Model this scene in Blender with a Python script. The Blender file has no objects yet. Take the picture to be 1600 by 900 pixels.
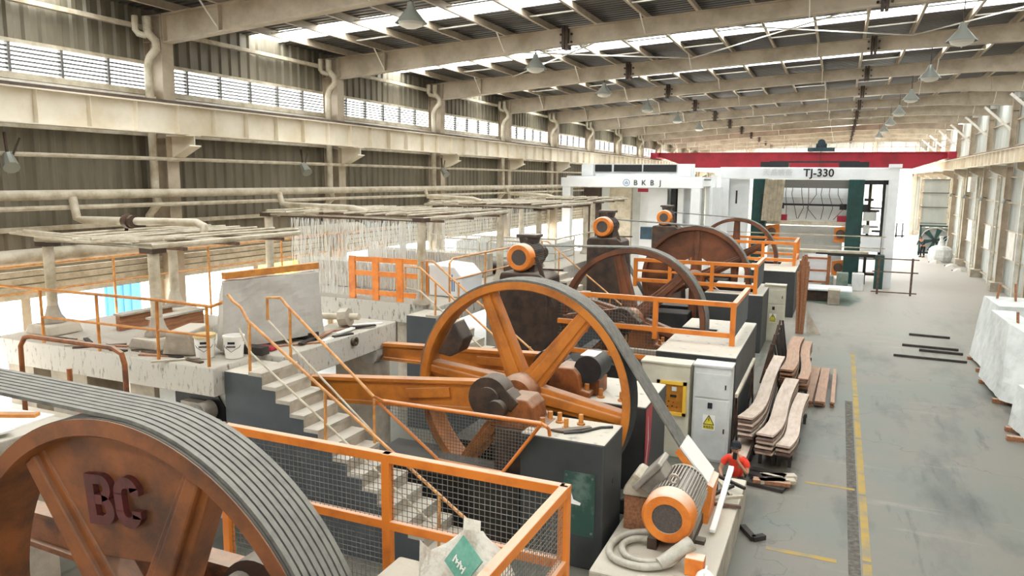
import bpy, bmesh, math, random
from mathutils import Vector, Matrix
random.seed(7)
sc = bpy.context.scene
col = sc.collection
PI = math.pi
# ------------------------------------------------------------------ camera
YAW, PITCH, ROLL, FPX = .41006, .14626, .01039, 1164.5
cam_d = bpy.data.cameras.new('camera'); cam = bpy.data.objects.new('camera', cam_d); col.objects.link(cam)
fw = Vector((-math.sin(YAW)*math.cos(PITCH), math.cos(YAW)*math.cos(PITCH), -math.sin(PITCH)))
rt = fw.cross(Vector((0, 0, 1))).normalized(); up = rt.cross(fw)
r2 = math.cos(ROLL)*rt + math.sin(ROLL)*up; u2 = -math.sin(ROLL)*rt + math.cos(ROLL)*up
m3 = Matrix((r2, u2, -fw)).transposed()
cam.matrix_world = Matrix.Translation((0, 0, 6)) @ m3.to_4x4()
cam_d.sensor_width = 36; cam_d.lens = FPX/1600*36; cam_d.clip_start = .1; cam_d.clip_end = 600
sc.camera = cam
# ------------------------------------------------------------------ daylight
W = bpy.data.worlds.new('overcast_sky'); sc.world = W; W.use_nodes = True
bgn = W.node_tree.nodes['Background']; bgn.inputs[0].default_value = (.97, .985, 1.0, 1); bgn.inputs[1].default_value = 6.5
vs = sc.view_settings; vs.view_transform = 'Standard'; vs.look = 'None'; vs.gamma = 1.0; vs.use_curve_mapping = False
vs.exposure = 1.28
sc.cycles.max_bounces = 8; sc.cycles.diffuse_bounces = 5; sc.cycles.transparent_max_bounces = 12
BAY, Y0 = 7.0, 14.0
XW, XC, XR, XRW = -16.1, -15.4, 8.3, 8.72       # left cladding, left column face, right column face, right cladding
def rafter_top(x): return 9.86 + .05*(x + 15.4)
def portal(name, loc, sx, sy, rot):
    d = bpy.data.lights.new(name, 'AREA'); d.shape = 'RECTANGLE'; d.size = sx; d.size_y = sy; d.cycles.is_portal = True
    o = bpy.data.objects.new(name, d); col.objects.link(o); o.location = loc; o.rotation_euler = rot
for k in range(-3, 12):                                     # sky portals in the roof lights
    portal('roof_light_portal', (-3.6, Y0+BAY*k+4.2, 10.95), 25, 1.5, (0, -math.atan(.05), 0))
    if k > 7: portal('roof_light_portal', (-3.6, Y0+BAY*k+1.8, 10.95), 25, 3.6, (0, -math.atan(.05), 0))
portal('side_opening_portal', (XW-.25, 42, 2.05), 2.6, 112, (0, -PI/2, 0))
portal('side_window_portal', (XW-.25, 42, 8.4), .75, 112, (0, -PI/2, 0))
portal('end_door_portal', (4.1, 98.3, 3.4), 7.4, 6.8, (PI/2*-1, 0, 0))
portal('entrance_portal', (5, -7.3, 2.2), 4, 4.4, (PI/2, 0, 0))

# ------------------------------------------------------------------ materials
def lin(h):
    h = h.lstrip('#'); c = [int(h[i:i+2], 16)/255 for i in (0, 2, 4)]
    return tuple(((v/12.92) if v <= .04045 else ((v+.055)/1.055)**2.4) for v in c) + (1,)
MATS = {}
def mat(name, base, alt=None, scale=3.0, rough=.6, metal=0., dust=0., dustcol='#cbc3b1', bump=0., bscale=40., thr=(.4, .65), stretch=None, spec=.5):
    """paint/concrete/steel: two-tone noise wear, dust lying on faces that look up, fine relief"""
    m = bpy.data.materials.new(name); m.use_nodes = True; N = m.node_tree.nodes; L = m.node_tree.links
    b = N['Principled BSDF']; b.inputs['Roughness'].default_value = rough; b.inputs['Metallic'].default_value = metal
    b.inputs['Specular IOR Level'].default_value = spec
    tc = N.new('ShaderNodeNewGeometry'); src = tc.outputs['Position']
    if stretch:
        mp = N.new('ShaderNodeMapping'); mp.inputs['Scale'].default_value = stretch; L.new(src, mp.inputs['Vector']); vec = mp.outputs[0]
    else: vec = src
    out = None
    rgb = N.new('ShaderNodeRGB'); rgb.outputs[0].default_value = lin(base); out = rgb.outputs[0]
    if alt:
        n = N.new('ShaderNodeTexNoise'); n.inputs['Scale'].default_value = scale; n.inputs['Detail'].default_value = 6; n.inputs['Roughness'].default_value = .65
        L.new(vec, n.inputs['Vector'])
        r = N.new('ShaderNodeMapRange'); r.inputs[1].default_value = thr[0]; r.inputs[2].default_value = thr[1]; L.new(n.outputs[0], r.inputs[0])
        mx = N.new('ShaderNodeMix'); mx.data_type = 'RGBA'; L.new(r.outputs[0], mx.inputs[0]); L.new(out, mx.inputs[6]); mx.inputs[7].default_value = lin(alt); out = mx.outputs[2]
    if dust:
        s = N.new('ShaderNodeSeparateXYZ'); L.new(tc.outputs['Normal'], s.inputs[0])
        r = N.new('ShaderNodeMapRange'); r.inputs[1].default_value = .35; r.inputs[2].default_value = .95; r.inputs[4].default_value = dust; L.new(s.outputs[2], r.inputs[0])
        n = N.new('ShaderNodeTexNoise'); n.inputs['Scale'].default_value = 5; n.inputs['Detail'].default_value = 5; L.new(src, n.inputs['Vector'])
        r3 = N.new('ShaderNodeMapRange'); r3.inputs[1].default_value = .14; r3.inputs[2].default_value = .4; L.new(n.outputs[0], r3.inputs[0])
        mu = N.new('ShaderNodeMath'); mu.operation = 'MULTIPLY'; L.new(r.outputs[0], mu.inputs[0]); L.new(r3.outputs[0], mu.inputs[1])
        mx = N.new('ShaderNodeMix'); mx.data_type = 'RGBA'; L.new(mu.outputs[0], mx.inputs[0]); L.new(out, mx.inputs[6]); mx.inputs[7].default_value = lin(dustcol); out = mx.outputs[2]
    L.new(out, b.inputs['Base Color'])
    if bump:
        n = N.new('ShaderNodeTexNoise'); n.inputs['Scale'].default_value = bscale; n.inputs['Detail'].default_value = 4; L.new(src, n.inputs['Vector'])
        bp = N.new('ShaderNodeBump'); bp.inputs['Strength'].default_value = bump; bp.inputs['Distance'].default_value = .02; L.new(n.outputs[0], bp.inputs['Height']); L.new(bp.outputs[0], b.inputs['Normal'])
    MATS[name] = m; return m
mat('cream_steel', '#bfb09a', '#a2937c', 1.2, .55)
mat('crane_cream', '#ebe2d0', '#d9ccb2', .8, .5)
mat('rail_dark', '#5e5046', '#4a3c32', 3, .6)
mat('cladding', '#837b69', '#696251', .9, .55, stretch=(1, 1, .25))
mat('end_cladding', '#dcdcd4', '#c4c6be', .6, .5, stretch=(1, 1, .3))
mat('white_cladding', '#b6b9b2', '#9fa39b', .6, .5, stretch=(1, 1, .3))
mat('roof_sheet', '#56534f', '#474440', .5, .45, stretch=(.3, 1, 1))
mat('white_paint', '#e8e4da', '#cfc8b8', 2, .5, dust=.3)
mat('pipe_cream', '#ccc2ad', '#a5987d', 2.5, .6, dust=.5)
mat('slat_metal', '#6a6862', None, rough=.5)
mat('orange_paint', '#dd7f2a', '#b8621f', 2.2, .45, dust=.55, thr=(.5, .75))
mat('yellow_rail', '#dda05a', '#b87a48', 6, .5, dust=.3)
mat('wheel_orange', '#c97a28', '#8a4e20', 1.3, .55, dust=.35, thr=(.45, .72), bump=.15)
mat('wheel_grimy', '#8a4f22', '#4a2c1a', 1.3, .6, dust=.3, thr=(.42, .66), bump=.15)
mat('wheel_brown', '#7f4c2e', '#563522', 1.2, .6, dust=.3, bump=.15)
mat('rust_dark', '#4e3a2c', '#2e2620', 3, .65, dust=.25, bump=.3)
mat('rust_orange', '#9c5a28', '#5f381f', 3, .65, dust=.4, bump=.2)
mat('red_letter', '#5e2520', '#43201a', 8, .6)
mat('belt', '#77746b', '#5e5b55', 9, .7, dust=.25, dustcol='#b5b0a2')
mat('rubber', '#1d1d1d', '#2b2b2a', 5, .7, dust=.2)
mat('found_dark', '#383a39', '#2b2d2b', 1.5, .55, dust=.95, bump=.1, thr=(.4, .7))
mat('found_stair', '#42484b', '#4c5254', .9, .6, dust=.9, bump=.1)
mat('concrete', '#b5aa98', '#94897a', 1.8, .8, dust=.8, bump=.2)
mat('concrete_slab', '#b8b1a3', '#968c78', 1.1, .8, dust=.9, dustcol='#b9b1a2', bump=.25, thr=(.45, .62))
mat('stained_slab', '#c2bdb1', '#6e6856', 13, .8, dust=.9, dustcol='#aea697', bump=.4, thr=(.55, .68), stretch=(1, 1, .3))
mat('dark_pit', '#26231f', '#181614', 2, .6, dust=.06)  # near-black tone paints the shade inside the crank pits
mat('motor_grey', '#8f877c', '#6f665c', 3, .5, dust=.6)
mat('motor_dark', '#5a4a40', '#3d342e', 3, .55, dust=.4)
mat('motor_orange', '#e88a34', '#cf7026', 3, .45, dust=.85, dustcol='#d9cdbb')
mat('grille', '#5d544e', '#463f3a', 30, .6)
mat('cab_beige', '#cfc9b4', '#bfb8a2', 1.5, .45, dust=.5)
mat('cab_white', '#d3d4d0', '#c2c4bf', 1.5, .4, dust=.5)
mat('panel_yellow', '#e6b93e', None, rough=.45, dust=.3)
mat('panel_amber', '#b5761e', '#9c6418', 4, .5)
mat('black', '#17181a', '#222222', 5, .5)
mat('sign_yellow', '#e2d23a', None, rough=.4)
mat('sign_white', '#ece9e0', None, rough=.4)
mat('wire', '#7d7a72', '#615e57', 10, .5, .3)
mat('green_plate', '#2f4a40', '#5d6f66', 2.2, .35, thr=(.52, .62))
mat('marble', '#e2e4df', '#c9ccc6', 1.1, .45, bump=.2, bscale=9)
mat('marble_grey', '#bdb9b0', '#a8a49a', 1.0, .6, dust=.4, bump=.15, bscale=9)
mat('timber', '#a5714c', '#7d5238', 4, .7, dust=.25, stretch=(6, .6, 6))
mat('timber_orange', '#cf8a3c', '#a5662a', 3, .7, dust=.2)
mat('plank_pink', '#cbb6a4', '#a88a74', 2.5, .6, dust=.3, stretch=(3, .6, 3))
mat('plank_dark', '#3a322c', '#241f1c', 4, .7)
mat('steel_rust', '#6e5648', '#47382f', 5, .55, .3)
mat('green_steel', '#1f4a45', '#173833', 2, .45)
mat('gantry_white', '#eef0ef', '#e2e4e4', .7, .4)
mat('red_crane', '#a81f33', '#8c1a2a', 1, .45)
mat('navy', '#28303f', '#1c2230', 8, .8)
mat('hoist_blue', '#2d4a58', '#1f3542', 3, .5)
mat('skin', '#b98668', None, rough=.55)
mat('shirt_red', '#f2432c', '#d93822', 9, .8)
mat('cloth_black', '#191a1e', '#24262b', 9, .85)
mat('hair', '#151312', None, rough=.5)
mat('bag_white', '#dcdcd8', '#c0c0bb', 5, .7, bump=.6, bscale=14)
mat('cement_bag', '#d9d3c4', '#a8967c', 5, .75, bump=.7, bscale=16, thr=(.5, .72))
mat('bag_green', '#5d9a84', '#7db09c', 9, .7)
mat('hose', '#b5b0a2', '#96907f', 6, .6, dust=.3)
mat('line_yellow', '#a58840', '#857c64', 2.2, .8, thr=(.42, .62))
mat('asphalt_strip', '#4a463f', '#6b655a', 9, .9)
mat('blue_paint', '#4d86c4', None, rough=.5)
mat('yellow_paint', '#e8b62c', None, rough=.5)
mat('ink_black', '#15181c', None, rough=.5)
mat('ink_faint', '#cfd2d2', None, rough=.5)
mat('ink_blue', '#5a7ea8', None, rough=.5)
mat('curtain', '#cfc4ae', '#b0a58e', 3, .8)
mat('ground_out', '#d8d4c8', '#bdb8aa', .3, .9)
mat('bucket_lid', '#d6bd88', '#c4a66e', 8, .6)
mat('lamp_shade', '#8d8f86', None, rough=.4, metal=.3)
mat('lamp_glass', '#e6e2d6', None, rough=.3)
mat('slate_floor', '#5b7063', '#8a9186', 1.5, .35)
def glassy(name, tint, tr, translucent=.0):
    m = bpy.data.materials.new(name); m.use_nodes = True; N = m.node_tree.nodes; L = m.node_tree.links
    N.remove(N['Principled BSDF']); o = N['Material Output']
    t = N.new('ShaderNodeBsdfTransparent'); t.inputs[0].default_value = tint
    d = N.new('ShaderNodeBsdfTranslucent' if translucent else 'ShaderNodeBsdfDiffuse'); d.inputs[0].default_value = (.9, .9, .88, 1)
    mx = N.new('ShaderNodeMixShader'); mx.inputs[0].default_value = 1-tr; L.new(t.outputs[0], mx.inputs[1]); L.new(d.outputs[0], mx.inputs[2]); L.new(mx.outputs[0], o.inputs[0])
    MATS[name] = m
glassy('fibreglass', (.93, .95, .95, 1), .75, 1.)
glassy('window_film', (.95, .96, .98, 1), .8, 1.)
glassy('water', (.98, .99, 1, 1), .55, 1.)
def floor_mat():
    m = bpy.data.materials.new('shop_floor'); m.use_nodes = True; N = m.node_tree.nodes; L = m.node_tree.links; b = N['Principled BSDF']
    g = N.new('ShaderNodeNewGeometry')
    def noise(s, d, st=None):
        n = N.new('ShaderNodeTexNoise'); n.inputs['Scale'].default_value = s; n.inputs['Detail'].default_value = d; n.inputs['Roughness'].default_value = .6
        if st:
            mp = N.new('ShaderNodeMapping'); mp.inputs['Scale'].default_value = st; L.new(g.outputs['Position'], mp.inputs[0]); L.new(mp.outputs[0], n.inputs['Vector'])
        else: L.new(g.outputs['Position'], n.inputs['Vector'])
        return n.outputs[0]
    def rng(s, a, b_, hi=1.):
        r = N.new('ShaderNodeMapRange'); r.inputs[1].default_value = a; r.inputs[2].default_value = b_; r.inputs[4].default_value = hi; L.new(s, r.inputs[0]); return r.outputs[0]
    def mix(f, a, c):
        x = N.new('ShaderNodeMix'); x.data_type = 'RGBA'; L.new(f, x.inputs[0]); L.new(a, x.inputs[6]); x.inputs[7].default_value = lin(c); return x.outputs[2]
    c0 = N.new('ShaderNodeRGB'); c0.outputs[0].default_value = lin('#736d62'); c = c0.outputs[0]
    c = mix(rng(noise(.35, 6), .42, .6), c, '#6a6d62')           # greenish worn slab
    c = mix(rng(noise(.5, 7, (1.2, .4, 1)), .52, .68), c, '#4c4e47')   # tyre-dark patches
    c = mix(rng(noise(1.3, 8, (1.6, .25, 1)), .6, .7, .7), c, '#3d3e39')   # skid streaks
    vo = N.new('ShaderNodeTexVoronoi'); vo.feature = 'DISTANCE_TO_EDGE'; vo.inputs['Scale'].default_value = .16; wv = N.new('ShaderNodeMix'); wv.data_type = 'VECTOR'; wv.inputs[0].default_value = .06; nz = N.new('ShaderNodeTexNoise'); nz.inputs['Scale'].default_value = 1.5; nz.inputs['Detail'].default_value = 6; L.new(g.outputs['Position'], nz.inputs['Vector']); sc_ = N.new('ShaderNodeVectorMath'); sc_.operation = 'SCALE'; sc_.inputs['Scale'].default_value = 20.; L.new(nz.outputs['Color'], sc_.inputs[0]); L.new(g.outputs['Position'], wv.inputs[4]); L.new(sc_.outputs[0], wv.inputs[5]); L.new(wv.outputs[1], vo.inputs['Vector'])
    inv = N.new('ShaderNodeMapRange'); inv.inputs[1].default_value = 0; inv.inputs[2].default_value = .004; inv.inputs[3].default_value = .4; inv.inputs[4].default_value = 0; L.new(vo.outputs['Distance'], inv.inputs[0]); c = mix(inv.outputs[0], c, '#33322d')   # cracks
    c = mix(rng(noise(.9, 8, (.35, 1.6, 1)), .6, .75, .8), c, '#8c8579')  # dry slurry film
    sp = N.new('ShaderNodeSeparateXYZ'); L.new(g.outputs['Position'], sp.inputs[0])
    c = mix(rng(sp.outputs[1], 24, 46, .75), c, '#b3ab9e')            # paler deeper in the hall
    c = mix(rng(noise(14, 5), .6, .8, .35), c, '#46443d')
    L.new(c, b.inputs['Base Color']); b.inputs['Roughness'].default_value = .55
    bp = N.new('ShaderNodeBump'); bp.inputs['Strength'].default_value = .15; bp.inputs['Distance'].default_value = .01; L.new(noise(9, 6), bp.inputs['Height']); L.new(bp.outputs[0], b.inputs['Normal'])
    MATS['floor'] = m
floor_mat()

# ------------------------------------------------------------------ mesh helpers
class MB:
    def __init__(s): s.v = []; s.f = []
    def add(s, v, f):
        o = len(s.v); s.v += [tuple(p) for p in v]; s.f += [tuple(i+o for i in q) for q in f]; return s
    def box(s, x0, x1, y0, y1, z0, z1):
        return s.add([(x, y, z) for z in (z0, z1) for y in (y0, y1) for x in (x0, x1)], [(0, 2, 3, 1), (4, 5, 7, 6), (0, 1, 5, 4), (2, 6, 7, 3), (0, 4, 6, 2), (1, 3, 7, 5)])
    def bar(s, p0, p1, w, h=None, upv=(0, 0, 1)):
        h = h or w; p0 = Vector(p0); p1 = Vector(p1); d = (p1-p0).normalized(); u = Vector(upv)
        if abs(d.dot(u)) > .98: u = Vector((0, 1, 0))
        r = d.cross(u).normalized(); u = r.cross(d)
        v = [p + r*a*w/2 + u*b*h/2 for p in (p0, p1) for b in (-1, 1) for a in (-1, 1)]
        return s.add(v, [(0, 2, 3, 1), (4, 5, 7, 6), (0, 1, 5, 4), (2, 6, 7, 3), (0, 4, 6, 2), (1, 3, 7, 5)])
    def cyl(s, p0, p1, r, n=12, r1=None, caps=True):
        r1 = r if r1 is None else r1; p0 = Vector(p0); p1 = Vector(p1); d = (p1-p0).normalized(); u = Vector((0, 0, 1)) if abs(d.z) < .9 else Vector((1, 0, 0))
        a = d.cross(u).normalized(); b = d.cross(a); v = []
        for p, q in ((p0, r), (p1, r1)):
            for i in range(n): t = 2*PI*i/n; v.append(p + a*q*math.cos(t) + b*q*math.sin(t))
        f = [(i, (i+1) % n, n+(i+1) % n, n+i) for i in range(n)]
        if caps: f += [tuple(range(n-1, -1, -1)), tuple(range(n, 2*n))]
        return s.add(v, f)
    def tube(s, pts, r, n=8, closed=False):
        pts = [Vector(p) for p in pts]; k = len(pts); v = []; pa = None
        for i, p in enumerate(pts):
            d = ((pts[(i+1) % k] if (closed or i < k-1) else p) - (pts[i-1] if (closed or i > 0) else p)).normalized()
            if pa is None: pa = d.cross(Vector((0, 0, 1)) if abs(d.z) < .9 else Vector((1, 0, 0))).normalized()
            else: pa = (pa - d*pa.dot(d)).normalized()
            b = d.cross(pa)
            for j in range(n): t = 2*PI*j/n; v.append(p + pa*r*math.cos(t) + b*r*math.sin(t))
        f = [(i*n+j, i*n+(j+1) % n, ((i+1) % k)*n+(j+1) % n, ((i+1) % k)*n+j) for i in range(k if closed else k-1) for j in range(n)]
        if not closed: f += [tuple(range(n-1, -1, -1)), tuple(range((k-1)*n, k*n))]
        return s.add(v, f)
    def prism(s, poly, ax, a, b):
        """polygon extruded along ax: 'y' takes (x,z), 'x' takes (y,z), 'z' takes (x,y)"""
        P = {'y': lambda p, t: (p[0], t, p[1]), 'x': lambda p, t: (t, p[0], p[1]), 'z': lambda p, t: (p[0], p[1], t)}[ax]; n = len(poly)
        return s.add([P(p, a) for p in poly] + [P(p, b) for p in poly], [tuple(range(n)), tuple(range(2*n-1, n-1, -1))] + [(i, n+i, n+(i+1) % n, (i+1) % n) for i in range(n)])
    def ring(s, prof, c=(0, 0, 0), ax='y', n=64, a0=0., a1=2*PI, close=True):
        """closed profile [(radius, height)] turned about an axis through c"""
        full = abs(a1-a0-2*PI) < 1e-6; k = n if full else n+1; v = []
        for i in range(k):
            t = a0+(a1-a0)*i/n
            for r, h in prof:
                q = (r*math.cos(t), h, r*math.sin(t)) if ax == 'y' else ((r*math.cos(t), r*math.sin(t), h) if ax == 'z' else (h, r*math.cos(t), r*math.sin(t)))
                v.append((c[0]+q[0], c[1]+q[1], c[2]+q[2]))
        m = len(prof); f = []
        for i in range(n):
            j = (i+1) % k
            for a in range(m if close else m-1):
                b = (a+1) % m; f.append((i*m+a, i*m+b, j*m+b, j*m+a))
        if not full and close: f += [tuple(range(m)), tuple(range((k-1)*m+m-1, (k-1)*m-1, -1))]
        return s.add(v, f)
    def mesh(s, name, m, smooth=False):
        me = bpy.data.meshes.new(name); me.from_pydata(s.v, [], s.f); bm = bmesh.new(); bm.from_mesh(me)
        bmesh.ops.recalc_face_normals(bm, faces=bm.faces); bm.to_mesh(me); bm.free()
        me.materials.append(MATS[m])
        if smooth:
            me.polygons.foreach_set('use_smooth', [True]*len(me.polygons)); me.set_sharp_from_angle(angle=math.radians(38))
        return me
    def build(s, name, m, parent=None, smooth=False, bevel=0., stuff=False):
        return link(name, s.mesh(name, m, smooth), parent, bevel=bevel, stuff=stuff)
def link(name, me, parent=None, loc=None, rot=None, bevel=0., stuff=False):
    o = bpy.data.objects.new(name, me); col.objects.link(o)
    if parent: o.parent = parent
    if loc: o.location = loc
    if rot: o.rotation_euler = rot
    if bevel: b = o.modifiers.new('bevel', 'BEVEL'); b.width = bevel; b.segments = 2; b.limit_method = 'ANGLE'
    if stuff: o['kind'] = 'stuff'
    return o
def tag(o, label, cat, group=None):
    o['label'] = label; o['category'] = cat
    if group: o['group'] = group
    return o
def thing(name, label, cat, loc=(0, 0, 0), rz=0., group=None):
    o = bpy.data.objects.new(name, None); o.empty_display_size = .1; col.objects.link(o); o.location = loc; o.rotation_euler = (0, 0, rz)
    return tag(o, label, cat, group)
def struct(o): o['kind'] = 'structure'; return o
def struct_root(name):
    o = bpy.data.objects.new(name, None); col.objects.link(o); return struct(o)
def dup(root, loc, label, rz=None):
    r = root.copy(); col.objects.link(r); r.location = loc; r['label'] = label
    if rz is not None: r.rotation_euler = (0, 0, rz)
    for ch in list(root.children):
        c = ch.copy(); col.objects.link(c); c.parent = r
        for g in list(ch.children):
            d = g.copy(); col.objects.link(d); d.parent = c
    return r
def text_mesh(txt, size, depth=.004, mname='ink_black', spacing=1., bold=0.):
    cu = bpy.data.curves.new('lettering', 'FONT'); cu.body = txt; cu.size = size; cu.extrude = depth; cu.align_x = 'CENTER'; cu.align_y = 'CENTER'; cu.space_character = spacing; cu.offset = bold
    o = bpy.data.objects.new('lettering', cu); col.objects.link(o)
    dg = bpy.context.evaluated_depsgraph_get(); me = bpy.data.meshes.new_from_object(o.evaluated_get(dg)); bpy.data.objects.remove(o)
    me.materials.clear(); me.materials.append(MATS[mname]); return me
ORD = ['first', 'second', 'third', 'fourth', 'fifth', 'sixth', 'seventh', 'eighth', 'ninth', 'tenth', 'eleventh', 'twelfth']
def wiregrid(mb, P0, U, V_, nu, nv, t=.006, inside=None):
    """welded wire panel: corner P0, edge vectors U, V_"""
    P0 = Vector(P0); U = Vector(U); V_ = Vector(V_)
    for i in range(1, nu):
        a = P0+U*i/nu; ends = inside(i/nu, None) if inside else (0, 1)
        if ends: mb.bar(a+V_*ends[0], a+V_*ends[1], t)
    for j in range(1, nv):
        a = P0+V_*j/nv; ends = inside(None, j/nv) if inside else (0, 1)
        if ends: mb.bar(a+U*ends[0], a+U*ends[1], t)
    return mb
# ================================================================== THE HALL
YA, YB = Y0-BAY*3, Y0+BAY*12          # -7 .. 98
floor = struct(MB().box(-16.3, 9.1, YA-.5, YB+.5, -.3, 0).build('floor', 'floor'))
def paint(name, x0, x1, y0, y1, m='line_yellow', skew=0.):
    MB().prism([(x0, y0), (x1, y0+skew), (x1, y1+skew), (x0, y1)], 'z', .001, .004).build(name, m, floor)
for a, b in ((3, 9.5), (9.6, 12.4), (12.5, 15.2), (15.3, 18.7), (18.8, 22.5), (22.6, 28.5)): paint('lane_line', .73, .86, a, b)
paint('cross_line', -.25, .66, 15.44, 15.54); paint('cross_line', -.72, .35, 12.24, 12.36)
MB().box(.52, .7, 2, 22, .001, .003).build('joint_strip', 'asphalt_strip', floor)
MB().prism([(-1.9, 40), (.8, 39.2), (1.5, 42), (.4, 45.5), (-2, 46)], 'z', .001, .003).build('wet_patch', 'slate_floor', floor)
struct(MB().box(-120, -16.3, -60, 160, -.4, -.12).build('floor_outside', 'ground_out'))
struct(MB().box(-30, 40, 98.6, 160, -.4, -.1).build('floor_yard', 'ground_out'))

# ---- roof: rafters, purlins, ribbed sheets, fibreglass strips
roof = struct_root('ceiling')
XA, XB = -16.3, 9.15
PUR = [-15.0+1.4*i for i in range(18)]
def rafter_mesh():
    m = MB(); pts = [(-15.4, 9.2), (-7.5, 9.8), (-3, 10.06), (.6, 10.26), (5, 10.34), (8.3, 10.22)]
    topv = [(x, rafter_top(x)) for x, _ in reversed(pts)]
    m.prism(pts + topv, 'y', -.01, .01)
    for a, b in zip(pts[:-1], pts[1:]): m.bar((a[0], 0, a[1]), (b[0], 0, b[1]), .26, .03)
    m.bar((-15.4, 0, rafter_top(-15.4)), (8.3, 0, rafter_top(8.3)), .26, .03)
    for x, zb in ((-15.38, 9.2), (-13.6, 9.34), (8.28, 10.22), (6.2, 10.3)):
        m.box(x-.015, x+.015, -.13, .13, zb, rafter_top(x))
    return m
raf_me = rafter_mesh().mesh('rafter', 'cream_steel')
spl = MB()
for x, zb in ((-7.5, 9.8), (.7, 10.26)):
    for d in (-.05, .05): spl.box(x+d-.04, x+d+.04, -.17, .17, zb-.12, rafter_top(x)+.05)
    for s in (-1, 1):
        for zz in (zb+.08, zb+.3): spl.cyl((x+s*.16, -.06, zz), (x+s*.16, .06, zz), .035, 6)
spl_me = spl.mesh('splice_plate', 'rust_dark')
pur_me = MB().prism([(-.03, 0), (.05, 0), (.05, .015), (-.015, .015), (-.015, .2), (-.05, .2), (-.05, .185), (-.03, .185)], 'y', 0, BAY).mesh('purlin', 'cream_steel')
def sheet(y0, y1):
    m = MB(); x0, x1 = XA, XB; n = max(1, round((y1-y0)/.25)); p = (y1-y0)/n; pr = []
    for i in range(n): y = y0+i*p; pr += [(y, 0), (y+p*.5, 0), (y+p*.62, .05), (y+p*.88, .05)]
    pr.append((y1, 0)); v = []; f = []
    for y, h in pr: v += [(x0, y, rafter_top(x0)+.21+h), (x1, y, rafter_top(x1)+.21+h)]
    for i in range(len(pr)-1): f.append((2*i, 2*i+1, 2*i+3, 2*i+2))
    return m.add(v, f)
SK0, SK1 = 3.6, 4.85
sh_a = sheet(0, SK0).mesh('roof_sheet', 'roof_sheet'); sh_b = sheet(SK1, BAY).mesh('roof_sheet', 'roof_sheet')
sk = sheet(SK0, SK1).mesh('skylight_panel', 'fibreglass')
sh_f = sheet(0, SK0).mesh('skylight_panel', 'fibreglass')
rodm = MB().bar((.03, 0, .06), (1.37, 0, .06+1.37*.05), .035).mesh('sag_rod', 'white_paint')
fly_me = MB().bar((0, -.75, 0), (0, -.02, -.0), .03).mesh('x', 'white_paint')
for k in range(-3, 12):
    y = Y0+BAY*k
    link('skylight_panel' if k > 7 else 'roof_sheet', sh_f if k > 7 else sh_a, roof, (0, y, 0)); link('roof_sheet', sh_b, roof, (0, y, 0))
    link('skylight_panel', sk, roof, (0, y, 0))
    link('rafter', raf_me, roof, (0, y, 0)); link('splice_plate', spl_me, roof, (0, y, 0))
    for i, x in enumerate(PUR):
        link('purlin', pur_me, roof, (x, y, rafter_top(x)+.01))
        if i % 2 == 0 and i < 17: link('sag_rod', rodm, roof, (x, y+SK0-.35, rafter_top(x)+.02))
        elif i < 17: link('sag_rod', rodm, roof, (x, y+SK1+.5, rafter_top(x)+.02))
        if i % 3 == 1:
            b = MB().bar((x, -.7, rafter_top(x)+.02), (x, -.06, 9.2+.075*(x+15.4) if x < -7 else 10.0+.03*(x+4)), .03)
            b.build('fly_brace', 'white_paint', roof).location.y = y
def rods(y, xs):
    for a, b in xs:
        MB().bar((a, y+.1, rafter_top(a)-.05), (b, y+BAY-.1, rafter_top(b)-.05), .035).build('wind_brace', 'white_paint', roof)
rods(Y0+BAY, [(-12.2, -5.2), (-5.2, -12.2), (-5.2, 1.8), (1.8, -5.2), (1.8, 8), (8, 1.8)])
rods(Y0+BAY*6, [(-12.2, -5.2), (-5.2, -12.2), (-5.2, 1.8), (1.8, -5.2)])

# ---- left wall
wl = struct_root('wall_left')
def corrug(y0, y1, z0, z1, x, s=1, pitch=.36, d=.055):
    m = MB(); n = max(1, round((y1-y0)/pitch)); p = (y1-y0)/n; pr = []
    for i in range(n): y = y0+i*p; pr += [(y, 0), (y+p*.45, 0), (y+p*.58, d), (y+p*.87, d)]
    pr.append((y1, 0)); v = []; f = []
    for y, h in pr: v += [(x+s*h, y, z0), (x+s*h, y, z1)]
    for i in range(len(pr)-1): f.append((2*i, 2*i+1, 2*i+3, 2*i+2))
    return m.add(v, f)
cl_lo = corrug(0, BAY, 4.05, 8.05, XW).mesh('cladding_sheet', 'cladding'); cl_hi = corrug(0, BAY, 8.74, 10.1, XW).mesh('cladding_sheet', 'cladding')
cl_strip = corrug(0, BAY, 3.35, 4.05, XW-.1, 1, .9, .03).mesh('cladding_sheet', 'cladding')
def hcol(h, w=.36, d=.6):
    m = MB(); m.box(-d, -d+.03, -w/2, w/2, 0, h); m.box(-.03, 0, -w/2, w/2, 0, h); m.box(-d+.03, -.03, -.015, .015, 0, h)
    for z in (h-.65, h-.03, 6.9): m.box(-d+.03, -.03, -w/2+.01, w/2-.01, z, z+.03)
    return m
lcol = hcol(9.85).mesh('steel_column', 'cream_steel'); base_me = MB().box(-.95, .25, -.5, .5, 0, .55).mesh('column_base', 'concrete')
brk = MB().prism([(0, 6.98), (.75, 6.98), (.75, 6.72), (.0, 6.35)], 'y', -.02, .02)
brk.box(0, .78, -.18, .18, 6.94, 6.98); brk.bar((0, 0, 6.34), (.77, 0, 6.71), .36, .03)
brk_me = brk.mesh('crane_bracket', 'crane_cream')
girt_me = MB().box(XW+.06, XW+.2, 0, BAY, 0, .1).mesh('girt', 'pipe_cream')
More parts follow.
